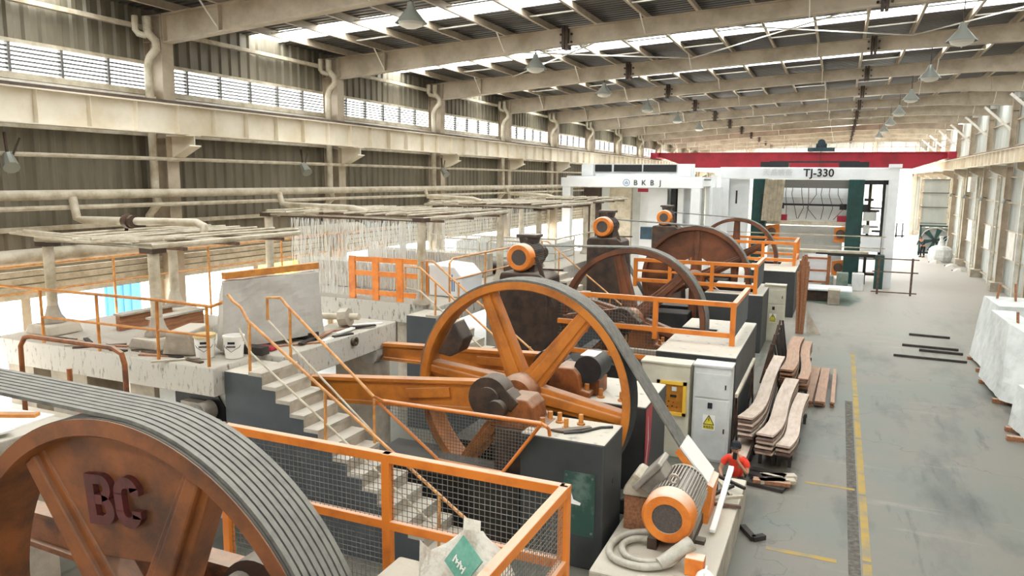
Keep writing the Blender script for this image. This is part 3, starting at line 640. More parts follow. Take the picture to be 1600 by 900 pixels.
railing('orange mesh railing in the foreground around the cement bag', (0, 0, 0), [
    dict(p0=(-8.9, 6.43), p1=(-2.22, 6.43), z=[3.05, 2.3], posts=[0, .36, .7, 1], base=0., mesh=[(0, .36, 2.3, 3.05), (.36, .7, 2.3, 3.05), (.7, 1, 2.3, 3.05), (.36, .7, .9, 2.3)], cell=.06),
    dict(p0=(-2.22, 6.43), p1=(-2.22, 2.6), z=[3.05, 2.3], posts=[.55, 1], base=0., mesh=[(0, 1, 1.5, 3.05)], cell=.05)])
railing('orange railing on the long dark foundation behind the cabinets', (0, 0, 0), [
    dict(p0=(-6.6, 18.25), p1=(-2.14, 18.25), z=[3.05, 2.3], posts=[.17, .58, 1], base=2.05, mesh=[(0, .17, 2.3, 3.05), (.17, .58, 2.3, 3.05)], w=.12, cell=.08),
    dict(p0=(-6.6, 18.25), p1=(-3.95, 18.25), z=[1.55], posts=[.0, .29, 1], base=1.5, mesh=[(0, 1, 1.55, 2.3)], w=.12, cell=.08)])
tk = [o for o in bpy.data.objects if o.name.startswith('guard_railing')][-1]
MB().box(-2.2, -2.08, 18.3, 21.3, 2.99, 3.08).build('rail', 'orange_paint', tk); MB().box(-2.17, -2.12, 18.35, 21.3, 2.2, 3.0).build('side_sheet', 'found_stair', tk)
railing('orange railing in front of the fourth flywheel', (0, 0, 0), [dict(p0=(-6.8, 27.2), p1=(-2.5, 27.2), z=[3.05, 2.3], posts=[0, .3, .65, 1], base=2.05, w=.13), dict(p0=(-6.8, 27.2), p1=(-2.5, 27.2), z=[2.65], posts=[], base=2.05, w=.08)])
tk = [o for o in bpy.data.objects if o.name.startswith('guard_railing')][-1]
MB().box(-2.56, -2.44, 27.2, 30.1, 2.99, 3.09).build('rail', 'orange_paint', tk); MB().box(-2.53, -2.48, 27.25, 30.1, 2.15, 3.0).build('side_sheet', 'found_stair', tk)
railing('farthest orange railing, open box shape beside the last flywheel', (0, 0, 0), [dict(p0=(-6.5, 37.3), p1=(-1.75, 37.3), z=[3.1, 2.3], posts=[0, .4, .7, 1], base=2.05, w=.14), dict(p0=(-1.75, 37.3), p1=(-1.75, 40.5), z=[3.1, 2.3], posts=[1], base=2.05, w=.14), dict(p0=(-6.5, 40.5), p1=(-1.75, 40.5), z=[3.1, 2.3], posts=[0, .5], base=2.05, w=.12)])
# mesh guard in front of the crank of the second flywheel
t = thing('crank_guard', 'trapezoid orange pipe guard with wire mesh below the connecting rod', 'guard', (-5.4, 10.28, 1.9))
P_ = [(-6.95, 2.26), (-3.95, 2.28), (-4.6, 1.38), (-5.75, 1.4)]; loc = Vector((-5.4, 10.28, 1.9))
def gp(p): return Vector((p[0], 10.28, p[1]))-loc
for a, b in ((0, 1), (1, 2), (2, 3), (3, 0)): MB().cyl(gp(P_[a]), gp(P_[b]), .035 if a == 0 else .028, 10).build('frame_tube', 'orange_paint', t, True)
MB().tube([gp((-3.95, 2.28)), gp((-3.88, 2.25)), gp((-3.87, 2.18))+Vector((0, .1, 0)), gp((-3.87, 2.05))+Vector((0, .15, 0))], .028, 8).build('leg', 'orange_paint', t, True)
mb = MB(); n = 54
for i in range(1, n):
    x = -6.9+2.95*i/n; zb = 2.26-(x+6.95)/1.2*.86 if x < -5.75 else (1.39 if x < -4.6 else 1.38+(x+4.6)/.65*.9)
    mb.bar(gp((x, zb)), gp((x, 2.26)), .006)
for j in range(1, 16):
    z = 2.26-.87*j/16; f = (2.26-z)/.86; mb.bar(gp((-6.95+1.2*f, z)), gp((-3.95-.65*f, z)), .006)
mb.build('wire_mesh', 'wire', t, stuff=True)
block('pit_wall', 'dark side wall of the crank pit below the mesh guard', rect(-5.2, -4.36, 10.32, 10.48), 0, 1.3, 'dark_pit', 'wall')  # shade of the recess put into the wall colour
# ---- staircases
def stairs(label, loc, n=14, rise=.2, run=.275, w=.88):
    t = thing('staircase', label, 'staircase', loc)
    poly = [(-.8, 0), (-.8, n*rise-.05)]
    for i in range(n): poly += [(i*run, (n-i)*rise-.05), (i*run, (n-i-1)*rise-.05)] if i < n-1 else [(i*run, rise-.05), (i*run, 0)]
    MB().prism(poly, 'y', 0, w).build('stair_flight', 'found_stair', t)
    st = MB().box(-run+.005, .015, -.01, w+.01, -.06, 0).mesh('stair_tread', 'concrete_slab')
    rs = MB().box(0, .012, .0, w, -rise+.0, -.06).mesh('stair_riser', 'concrete')
    for i in range(n): link('stair_tread', st, t, (i*run, 0, (n-i)*rise)); link('stair_riser', rs, t, (i*run, 0, (n-i)*rise))
    return t
def handrail(label, loc, pts, posts, mid=None, r=.026, m='yellow_rail'):
    t = thing('stair_handrail', label, 'handrail', loc)
    MB().tube(pts, r, 8).build('top_rail', m, t, True)
    for a, b in posts: MB().cyl(a, b, r, 8).build('post', m, t, True)
    if mid: MB().tube(mid, r*.7, 6).build('mid_rail', 'pipe_cream', t, True)
    return t
stairs('concrete stairs with dark painted side climbing to the near saw platform', (-8.45, 9.22, 0))
handrail('near orange handrail of the front concrete stairs, bent at the top', (-8.6, 9.28, 0), [(-.55, 0, 4.05), (-.45, 0, 3.95), (-.28, 0, 3.85), (-.15, 0, 3.65), (3.95, 0, .95), (3.97, 0, .6)], [((-.15, 0, 2.6), (-.12, 0, 3.62)), ((1.35, 0, 1.6), (1.37, 0, 2.64)), ((3.4, 0, .3), (3.42, 0, 1.3))], [(-.35, 0, 3.5), (-.1, 0, 3.1), (3.4, 0, .75)])
handrail('far orange handrail of the front concrete stairs', (-8.6, 10.05, 0), [(-.42, 0, 3.5), (-.42, 0, 3.9), (-.12, 0, 3.92), (0, 0, 3.8), (1.75, 0, 2.4), (1.78, .2, 2.28)], [((.05, 0, 2.6), (.07, 0, 3.75)), ((1.76, 0, 1.2), (1.76, 0, 2.36))], [(-.42, 0, 3.5), (0, 0, 3.15), (1.76, 0, 1.75)])
stairs('concrete stairs to the second saw platform, seen behind the bright orange flywheel', (-8.45, 15.0, 0))
handrail('near handrail of the rear concrete stairs', (-8.6, 15.05, 0), [(-.7, 0, 3.35), (-.7, 0, 3.9), (-.3, 0, 3.9), (3.5, 0, 1.05)], [((.1, 0, 2.6), (.12, 0, 3.6)), ((1.9, 0, 1.3), (1.92, 0, 2.25))], [(-.7, 0, 3.4), (-.3, 0, 3.35), (3.4, 0, .6)])
handrail('far handrail of the rear concrete stairs', (-8.6, 15.82, 0), [(-.7, 0, 3.0), (-.7, 0, 3.95), (-.4, 0, 3.98), (3.5, 0, 1.1)], [((.3, 0, 2.5), (.32, 0, 3.5)), ((2.2, 0, 1.1), (2.2, 0, 2.1))])
stairs('third flight of concrete stairs, mostly hidden behind the third flywheel', (-8.45, 23.4, 0))
handrail('handrail of the third flight of stairs', (-8.6, 23.45, 0), [(-.5, 0, 3.3), (-.5, 0, 3.9), (-.3, 0, 3.9), (3.5, 0, 1.05)], [((.1, 0, 2.6), (.12, 0, 3.6)), ((1.9, 0, 1.3), (1.92, 0, 2.25))])
# ================================================================== SAW PLATFORMS (left)
def platform(label, poly, z=2.85, th=.5, m='stained_slab', piers=()):
    t = thing('saw_platform', label, 'platform', (poly[0][0], poly[0][1], 0)); ox, oy = poly[0]
    MB().prism([(x-ox, y-oy) for x, y in poly], 'z', z-th, z).build('slab', m, t, bevel=.02)
    for x0, x1, y0, y1 in piers: MB().box(x0-ox, x1-ox, y0-oy, y1-oy, 0, z-th).build('pier', 'concrete', t)
    return t
platform('stained white concrete platform carrying the marble block and white buckets', [(-14.9, 9.0), (-9.27, 9.0), (-9.27, 10.15), (-8.78, 10.15), (-8.78, 13.8), (-9.9, 13.8), (-9.9, 12.3), (-11.3, 12.3), (-11.3, 10.9), (-12.0, 10.9), (-12.0, 12.6), (-14.9, 12.6)], piers=[(-14.85, -14.1, 9.2, 10.0), (-13.6, -12.6, 9.2, 10.0), (-11.6, -11.0, 9.3, 10.1), (-14.85, -14.1, 11.8, 12.5), (-9.9, -8.9, 13.1, 13.7)])
platform('second concrete platform behind, with the orange gate standing on it', [(-14.85, 15.9), (-9.3, 15.9), (-9.3, 16.0), (-8.9, 16.0), (-8.9, 22.6), (-14.85, 22.6)], piers=[(-14.8, -13.9, 16.1, 17.2), (-10.2, -9.1, 16.1, 17.2), (-14.8, -13.9, 21.4, 22.4), (-10.2, -9.1, 21.4, 22.4)])
platform('third concrete platform with pipework farther back', [(-14.85, 24.4), (-8.9, 24.4), (-8.9, 31.5), (-14.85, 31.5)], piers=[(-14.8, -13.9, 24.6, 25.7), (-10.2, -9.1, 24.6, 25.7), (-10.2, -9.1, 30.2, 31.3)])
platform('white-covered platform in the far left foreground under the belts', [(-15.6, 1.5), (-9.05, 1.5), (-9.05, 6.35), (-15.6, 6.35)], z=2.8, th=.45, m='concrete_slab', piers=[(-10.2, -9.3, 5.3, 6.2), (-15.3, -14.3, 5.3, 6.2)])
for i, (a, b, c) in enumerate((((-10.8, 5.6), (-9.5, 6.2), .12), ((-11.6, 5.2), (-10.3, 5.5), .1))):
    tag(MB().bar((a[0], a[1], 2.84), (b[0], b[1], 2.84), c, .06).build('timber_plank', 'timber_orange'), ['tan plank lying on the white-covered platform at the left edge', 'shorter tan plank at the left edge of the white-covered platform'][i], 'plank')
for i, (x, y, a) in enumerate(((-9.9, 6.0, .1), (-10.4, 5.7, .3), (-9.7, 5.4, -.1))):
    o = MB().box(-.55, .55, -.3, .3, 0, .025).build('offcut_sheet', 'sign_white'); o.location = (x, y, 2.801+.026*i); o.rotation_euler = (0, 0, a); tag(o, ['white stone offcut at the bottom', 'white stone offcut in the middle', 'white stone offcut on top'][i] + ' of the pile on the left foreground platform', 'offcut')
# posts on the first platform
def saw_post(label, loc, h, r=.1, m='pipe_cream'):
    t = thing('saw_post', label, 'post', loc)
    MB().cyl((0, 0, .25), (0, 0, h), r, 14).build('shaft', m, t, True)
    MB().ring([(.22, 0), (.22, .05), (.15, .15), (r, .34), (.001, .34), (.001, 0)], (0, 0, 0), 'z', 16).build('flared_foot', 'concrete', t, True)
    MB().box(-.16, .16, -.16, .16, h, h+.1).build('head_plate', 'rust_dark', t)
    return t
def pedestal(label, loc, w=.8, h=.2):
    return tag(MB().prism([(-w/2, 0), (w/2, 0), (w/2-.12, h), (-w/2+.12, h)], 'y', -.35, .35).build('stone_pedestal', 'concrete', bevel=.04), label, 'pedestal')
for (x, y, z, h, lab, pl_) in ((-14.2, 9.75, 3.07, 1.52, 'left', 1), (-11.35, 9.75, 3.07, 1.52, 'middle', 1), (-13.6, 12.2, 3.07, 1.52, 'back', 1)):
    saw_post('round grey corner post at the %s of the near pipe canopy' % lab, (x, y, z), h); p = pedestal('caked concrete pedestal under the %s post of the near pipe canopy' % lab, None); p.location = (x, y, 2.86)
# pipe canopies
def canopy(label, x0, x1, y0, y1, z, n, feed, name='pipe_canopy'):
    t = thing(name, label, 'pipework', (x0, y0, z)); X, Y = x1-x0, y1-y0
    MB().tube([(0, 0, 0), (X, 0, 0), (X, Y, 0), (0, Y, 0)], .05, 8, True).build('ring_pipe', 'pipe_cream', t, True)
    for i in range(n):
        f = (i+.5)/n; MB().tube([(X*f, -.2, .07+random.uniform(0, .05)), (X*f+random.uniform(-.15, .15), Y*.5, .09), (X*f+random.uniform(-.1, .1), Y+.15, .07)], .03, 6).build('spray_pipe', 'pipe_cream', t, True)
    for i in range(3): MB().bar((-.1, Y*(i+.5)/3, -.09), (X+.1, Y*(i+.5)/3, -.09), .09, .06).build('cross_bar', 'steel_rust', t)
    MB().tube([tuple(Vector(p)-Vector((x0, y0, z))) for p in feed], .085, 10).build('feed_pipe', 'pipe_cream', t, True)
    return t
canopy('near canopy of loose cream water pipes on grey posts', -14.3, -11.2, 9.6, 13.6, 4.72, 6, [(-15.1, 11.0, 5.5), (-15.0, 11.0, 5.05), (-14.8, 11.0, 5.02), (-12.2, 11.6, 5.02), (-12.0, 11.6, 4.95), (-12.0, 11.6, 4.75)])
canopy('second canopy of encrusted pipes dripping a curtain of water', -14.3, -9.3, 15.9, 21.0, 4.98, 8, [(-15.1, 17.5, 5.5), (-15.0, 17.5, 5.2), (-14.8, 17.5, 5.16), (-12, 16.8, 5.16), (-11.5, 16.8, 5.05)])
canopy('third canopy of pipes farther back', -14.3, -9.6, 24.6, 30.5, 5.0, 8, [(-15.1, 26, 5.5), (-15, 26, 5.25), (-13, 26, 5.2), (-12.6, 26, 5.1)])
canopy('farthest canopy of pipes in front of the white gantry with a round blue logo', -14.3, -10.2, 33, 38.5, 5.0, 6, [(-15.1, 34, 5.5), (-15, 34, 5.25), (-13, 34, 5.2), (-12.6, 34, 5.1)])
for i in range(3):
    tag(MB().tube([(-14.6+.2*i, 9.3, 4.86+.03*i), (-12.8, 9.5+.1*i, 4.75+.03*i), (-10.9, 9.6+.25*i, 4.87)], .03, 6).build('loose_pipe', 'pipe_cream', smooth=True), ['lowest', 'middle', 'topmost'][i]+' loose bowed pipe lying across the front of the near canopy', 'pipe')
t = thing('pipe_valve', 'dark valve with a hanging lever on the feed pipe of the near canopy', 'valve', (-13.7, 11.22, 5.02))
MB().cyl((-.13, 0, 0), (.13, 0, 0), .13, 12).build('body', 'rust_dark', t); MB().bar((-.05, 0, 0), (-.12, -.03, -.4), .05).build('lever', 'black', t); MB().ring([(.16, -.05), (.16, .05), (.11, .05), (.11, -.05)], (0, 0, 0), 'x', 16).build('flange', 'steel_rust', t)
for (x, y, h, lab, gx) in ((-9.4, 15.98, 2.1, 'near right', 0), (-14.2, 16.0, 2.1, 'near left', 0), (-9.5, 20.9, 2.1, 'far right', 0), (-13.0, 20.9, 2.1, 'far left', 0)):
    saw_post('square-footed grey post at the %s corner of the dripping canopy' % lab, (x, y, 2.86), h-.05, .11)
for (x, y, lab) in ((-9.8, 24.9, 'near right'), (-9.8, 30.3, 'far right'), (-13.9, 24.9, 'near left')): saw_post('grey post at the %s corner of the third canopy' % lab, (x, y, 2.86), 2.0, .11)
for (x, lab) in ((-10.4, 'right'), (-14, 'left')): saw_post('grey post at the %s side of the farthest canopy' % lab, (x, 33.2, 0), 4.9, .11)
# water curtains
def curtain(label, x0, x1, y, z0, z1, n):
    mb = MB()
    for i in range(n):
        x = x0+(x1-x0)*(i+random.random())/n; zt = z1-random.random()*.1; zz = zt
        while zz > z0+.3:
            l = random.uniform(.25, .9); mb.bar((x, y+random.uniform(-.06, .06), zz), (x+random.uniform(-.01, .01), y+random.uniform(-.06, .06), max(z0, zz-l)), random.uniform(.004, .013)); zz -= l+random.uniform(.0, .12)
    o = mb.build('water_curtain', 'water', stuff=True); return tag(o, label, 'water')
curtain('curtain of falling water under the front of the dripping canopy', -13.6, -9.5, 16.2, 2.9, 4.9, 260)
curtain('thin curtain of falling water at the back of the dripping canopy', -14.0, -9.6, 20.2, 2.9, 4.9, 120)
curtain('curtain of falling water under the third canopy', -14, -9.9, 25.2, 2.9, 4.95, 120)
# the marble block being sawn and things lying round it
def rough_block(name, label, pts_low, z0, pts_top, z1, m='marble', bevel=.04, cat='stone block'):
    n = len(pts_low); v = [(p[0], p[1], z0) for p in pts_low]+[(p[0], p[1], z1+(p[2] if len(p) > 2 else 0)) for p in pts_top]
    o = MB().add(v, [tuple(range(n)), tuple(range(2*n-1, n-1, -1))]+[(i, n+i, n+(i+1) % n, (i+1) % n) for i in range(n)]).build(name, m)
    s = o.modifiers.new('subdivide', 'SUBSURF'); s.subdivision_type = 'SIMPLE'; s.levels = s.render_levels = 4
    tx = bpy.data.textures.get('stone_lumps') or bpy.data.textures.new('stone_lumps', 'CLOUDS'); tx.noise_scale = .35
    d = o.modifiers.new('lumps', 'DISPLACE'); d.texture = tx; d.strength = .07; d.mid_level = .5; d.texture_coords = 'GLOBAL'
    return tag(o, label, cat)
rough_block('marble_block', 'large grey-white marble block on the near saw platform with an orange timber on top', [(-10.05, 9.85), (-9.75, 9.72), (-9.15, 11.75), (-9.75, 11.9)], 2.95, [(-10.0, 10.0), (-9.78, 9.8), (-9.2, 11.7), (-9.6, 11.8)], 4.15, 'marble_grey')
for i, y in enumerate((10.0, 11.4)): tag(MB().box(-10.1, -9.15, y, y+.2, 2.85, 2.99).build('bearer_beam', 'plank_dark'), ['front', 'rear'][i]+' dark bearer under the grey-white marble block', 'beam')
tag(MB().bar((-9.85, 9.9, 4.24), (-9.35, 11.85, 4.26), .12, .12).build('timber_beam', 'timber_orange'), 'orange timber lying along the top of the grey-white marble block', 'timber')
def bucket(label, loc, lidm=None):
    t = thing('paint_bucket', label, 'bucket', loc)
    MB().ring([(.001, 0), (.15, 0), (.175, .36), (.185, .36), (.185, .39), (.165, .39), (.14, .02), (.001, .02)], (0, 0, 0), 'z', 24, close=False).build('pail', 'sign_white', t, True)
    b = MB()
    for i in range(7): b.box(-.08+i*.022, -.065+i*.022, -.172, -.16, .2, .23)
    b.box(-.06, .06, -.172, -.16, .26, .3); b.build('printed_label', 'ink_black', t)
    if lidm: MB().ring([(.19, .36), (.19, .41), (.15, .42), (.001, .42)], (0, 0, 0), 'z', 24, close=False).build('lid', lidm, t, True)
    MB().tube([(-.18, 0, .33), (-.12, -.12, .2), (0, -.19, .13), (.12, -.12, .2), (.18, 0, .33)], .006, 5).build('handle', 'wire', t)
    return t
bucket('white bucket with a yellowed lid on the near saw platform', (-9.95, 9.5, 2.86), 'bucket_lid').rotation_euler = (0, 0, .7); bucket('open white bucket beside the lidded one', (-9.5, 9.72, 2.86)).rotation_euler = (0, 0, .5)
o = MB().prism([(-.3, 0), (.3, 0), (.2, .42), (-.2, .42)], 'y', -.3, .55).build('stone_wedge', 'concrete', bevel=.03); o.location = (-10.55, 9.65, 2.86); o.rotation_euler = (0, 0, .35); tag(o, 'smooth grey concrete wedge to the left of the white buckets', 'wedge')
random.seed(11)
for i in range(14):
    x, y = -13.8+.3*i, random.uniform(9.1, 9.6); a = random.uniform(-.6, .8); L = random.uniform(.3, .9)
    if -11.0 < x < -9.6: y = 9.12
    labs = ['grey splintered board', 'rusty scrap bar', 'pale broken lath', 'dark bent strip']
    o = MB().box(-L/2, L/2, -.04, .04, 0, .03).build('scrap_board', ['concrete', 'steel_rust', 'timber', 'plank_dark'][i % 4]); o.location = (x, y+.08*(i % 3), 2.851); o.rotation_euler = (0, 0, a); tag(o, ORD[i//4]+' '+labs[i % 4]+' from the left along the near platform front edge', 'scrap', 'platform litter')
for i in range(9):
    x, y = random.uniform(-9.25, -8.9), 11.0+.26*i; a = random.uniform(.8, 1.9); L = random.uniform(.4, 1.1)
    o = MB().box(-L/2, L/2, -.05, .05, 0, .03).build('scrap_board', ['timber', 'plank_dark', 'sign_white'][i % 3]); o.location = (x, y, 2.851+.031*(i % 2)); o.rotation_euler = (0, 0, a); tag(o, ORD[i//3]+' '+['brown lath', 'dark steel strip', 'pale strip'][i % 3]+' from the camera along the platform edge behind the stairs', 'scrap', 'stair edge litter')
t = thing('roller_shaft', 'dusty steel roller and coupling lying behind the grey-white marble block', 'roller', (-9.4, 12.7, 3.05)); MB().cyl((-.6, 0, 0), (.35, .1, .05), .07, 12).build('shaft', 'pipe_cream', t, True); MB().cyl((-.05, .02, .0), (.15, .05, .03), .2, 8).build('coupling', 'concrete', t)
tag(MB().box(-9.55, -9.2, 10.3, 10.5, 2.855, 2.93).build('pink_rag', 'red_crane', bevel=.03), 'crumpled pink rag by the top of the front stairs', 'rag')
tag(MB().ring([(.05, -.06), (.09, -.06), (.09, .06), (.05, .06)], (-8.765, 12.2, 2.72), 'x', 14).build('lifting_ring', 'rust_dark'), 'rusty lifting ring on the edge of the near saw platform', 'ring')
# railings on the first platform
def pipe_rail(label, loc, tubes, m='yellow_rail', r=.028):
    t = thing('pipe_railing', label, 'railing', loc)
    for nm, pts in tubes: MB().tube(pts, r if nm != 'mid_rail' else r*.8, 8).build(nm, m, t, True)
    return t
pipe_rail('tan pipe railing along the front edge of the near saw platform', (-9.1, 9.05, 2.85), [('top_rail', [(-6.2, 0, 1.0), (-4.4, 0, 1.02), (-1.4, 0, 1.04), (-.2, 0, 1.02), (0, .05, 1.1)]), ('mid_rail', [(-4.4, 0, .5), (-.3, 0, .52)]), ('post', [(-.3, 0, 0), (-.3, 0, 1.02)]), ('post', [(-1.45, 0, 0), (-1.42, 0, 1.04)]), ('post', [(-2.9, 0, 0), (-2.9, 0, 1.03)]), ('post', [(-4.4, 0, 0), (-4.4, 0, 1.02)])], 'timber_orange')
pipe_rail('round-cornered orange hand loop in front of the near saw platform', (-11.4, 7.6, 0), [('top_rail', [(-.55, 0, 1.6), (-.52, 0, 3.25), (-.4, 0, 3.4), (-.25, 0, 3.43), (1.6, 0, 3.43), (1.78, 0, 3.36), (1.83, 0, 3.2), (1.85, 0, 1.6)]), ('mid_rail', [(-.52, 0, 2.72), (1.85, 0, 2.7)]), ('post', [(.6, 0, 2.7), (.6, 0, 3.0)])], 'rust_orange', .04)
block('walkway', 'narrow concrete walkway below the front edge of the near saw platform', rect(-15.6, -9.4, 7.3, 8.95), 1.45, 1.6, 'concrete', 'walkway')
for i, x in enumerate((-15.0, -12.4, -9.8)): block('walkway_pier', '%s concrete pier under the narrow walkway, from the left' % ORD[i], rect(x-.2, x+.2, 7.6, 8.6), 0, 1.44, 'concrete', 'pier')
pipe_rail('orange pipe railing along the left wall behind the near canopy', (-15.0, 6, 0), [('top_rail', [(0, .6, 4.15), (0, 17, 4.15)]), ('mid_rail', [(0, .6, 3.6), (0, 17, 3.6)])]+[('post', [(0, y, 0.0), (0, y, 4.15)]) for y in (.7, 3.0, 5.8, 8.6, 11.4, 14.2, 16.8)], 'yellow_rail', .03)
# slot and motor under the platform edge
block('slot_wall', 'pale grey machine wall with a dark slot beneath the platform corner', rect(-10.95, -9.3, 9.35, 9.5), 0, 2.34, 'cab_white', 'wall')
t = thing('gear_motor', 'grey gear motor in the dark slot beneath the platform corner', 'motor', (-9.65, 9.12, 2.02)); MB().cyl((0, -.12, 0), (0, .15, 0), .17, 20).build('body', 'motor_grey', t, True); MB().ring([(.06, -.14), (.14, -.14), (.14, -.12), (.06, -.12)], (0, 0, 0), 'y', 20).build('flange', 'wire', t, True); MB().box(-.5, -.12, -.02, .15, -.12, .14).build('gearbox', 'motor_grey', t); MB().prism([(-.85, -.26), (.28, -.3), (.28, .05), (.12, .27), (-.75, .3), (-.85, .2)], 'y', .19, .22).build('slot_opening', 'black', t); MB().box(-.2, .2, -.1, .2, -.26, -.16).build('base_plate', 'steel_rust', t)
# ================================================================== AISLE SIDE
block('motor_plinth', 'low dusty concrete plinth under the orange-capped floor motor', rect(-2.86, -1.2, 9.35, 13.6), 0, .6, 'concrete', 'plinth')
t = thing('motor_slide', 'steel slide base bolted under the floor motor', 'base', (-1.95, 10.4, .6))
for s in (-1, 1): MB().box(s*.24-.07, s*.24+.07, -.1, 1.3, .005, .17).build('slide_rail', 'rust_dark', t)
MB().box(-.5, .45, .35, .5, .0, .06).build('tie_plate', 'rust_dark', t)
g = thing('belt_guard', 'belt guard with whitish slanted cover and orange edge plates beside the floor motor', 'guard', (-1.55, 11.5, .6))
MB().bar((-.5, .3, 1.2), (-.05, .3, .68), .62, .03, (.76, 0, .65)).build('cover_sheet', 'sign_white', g)
MB().prism([(-.52, 1.18), (-.06, .66), (-.06, .0), (-.16, .0), (-.16, .6), (-.58, 1.1)], 'y', -.02, .0).build('edge_plate', 'motor_orange', g); MB().prism([(-.06, .66), (.04, .62), (-.02, .0), (-.06, 0)], 'y', -.02, .62).build('side_plate', 'motor_orange', g)
def hose(label, pts, r, m='hose'):
    # smooth the way-points with Catmull-Rom
    P = [Vector(p) for p in pts]; out = []
    for i in range(len(P)-1):
        a, b, c, d = P[max(i-1, 0)], P[i], P[i+1], P[min(i+2, len(P)-1)]
        for k in range(6):
            u = k/6; out.append(.5*((2*b)+(c-a)*u+(2*a-5*b+4*c-d)*u*u+(3*b-a-3*c+d)*u**3))
    out.append(P[-1]); return tag(MB().tube(out, r, 10).build('coiled_hose', m, smooth=True), label, 'hose')
hose('outer loop of fat grey hose on the plinth in front of the floor motor', [(-2.3, 10.6, .72), (-2.6, 10.5, .67), (-2.74, 10.1, .67), (-2.62, 9.72, .67), (-2.2, 9.62, .67), (-1.85, 9.8, .7), (-1.7, 9.98, .8)], .055)
hose('inner loop of fat grey hose on the plinth in front of the floor motor', [(-1.75, 10.0, .7), (-2.1, 9.78, .68), (-2.42, 9.82, .67), (-2.58, 10.1, .67), (-2.48, 10.36, .68), (-2.2, 10.42, .7)], .05)
tag(MB().cyl((-1.95, 9.72, .72), (-1.58, 10.05, .95), .085, 14, .11).build('hose_end', 'hose', smooth=True), 'thick pale hose end leaning beside the floor motor', 'hose')
tag(MB().box(-1.62, -1.36, 9.78, 9.98, .6, .86).build('bracket_box', 'motor_orange', bevel=.015), 'orange steel box on the corner of the motor plinth', 'box')
t = thing('hard_hat', 'dusty white hard hat lying on the corner of the motor plinth', 'hard hat', (-1.32, 9.7, .6)); MB().ring([(.13, .0), (.13, .06), (.11, .12), (.06, .165), (.001, .175)], (0, 0, 0), 'z', 20, close=False).build('shell', 'sign_white', t, True); MB().ring([(.13, 0), (.165, 0), (.165, .015), (.13, .015)], (0, -.02, 0), 'z', 20).build('brim', 'sign_white', t, True); MB().box(-.012, .012, -.11, .11, .12, .19).build('crown_rib', 'sign_white', t)
tag(MB().bar((-1.4, 12.85, 1.08), (-1.44, 11.1, .68), .09, .06).build('white_batten', 'sign_white', bevel=.01), 'white batten leaning over the junk behind the floor motor', 'batten')
tag(MB().bar((-1.16, 12.85, .04), (-.93, 12.45, .04), .1, .08).bar((-.95, 12.45, .04), (-.78, 12.62, .04), .1, .08).build('angle_iron', 'plank_dark'), 'dark cranked angle iron on the floor right of the plinth', 'steel bar')
tag(MB().cyl((-1.7, 12.75, .6), (-1.7, 12.75, .78), .11, 16).build('green_tin', 'green_steel', smooth=True), 'small green tin among the junk on the motor plinth', 'tin')
tag(MB().ring([(.001, -.12), (.1, -.09), (.13, 0), (.1, .09), (.001, .12)], (-1.72, 12.35, .74), 'z', 16, close=False).build('straw_ball', 'timber_orange', smooth=True), 'tan round float beside the green tin on the plinth', 'float')
for i in range(6):
    o = MB().bar((-.35, 0, 0), (.35, .05, .02), .05).build('junk_bar', ['steel_rust', 'pipe_cream', 'plank_dark'][i % 3]); o.location = (-1.5+.06*(i % 2), 12.2+.18*i, .63+.045*(i % 3)); o.rotation_euler = (0, 0, .5*i); tag(o, ['rusty', 'pale', 'black'][i % 3]+' '+['short', 'crooked'][i//3]+' bar in the junk heap at the end of the motor plinth', 'scrap')
t = thing('junction_box', 'tan terminal box with loose grey cloth beside the floor motor', 'terminal box', (-2.55, 10.95, .6)); MB().box(-.2, .2, -.15, .3, 0, .55).build('case', 'timber', t); MB().prism([(-.25, .55), (.4, .57), (.32, .75), (-.05, .95), (-.2, .7)], 'y', -.2, .35).build('cloth', 'pipe_cream', t, bevel=.06)
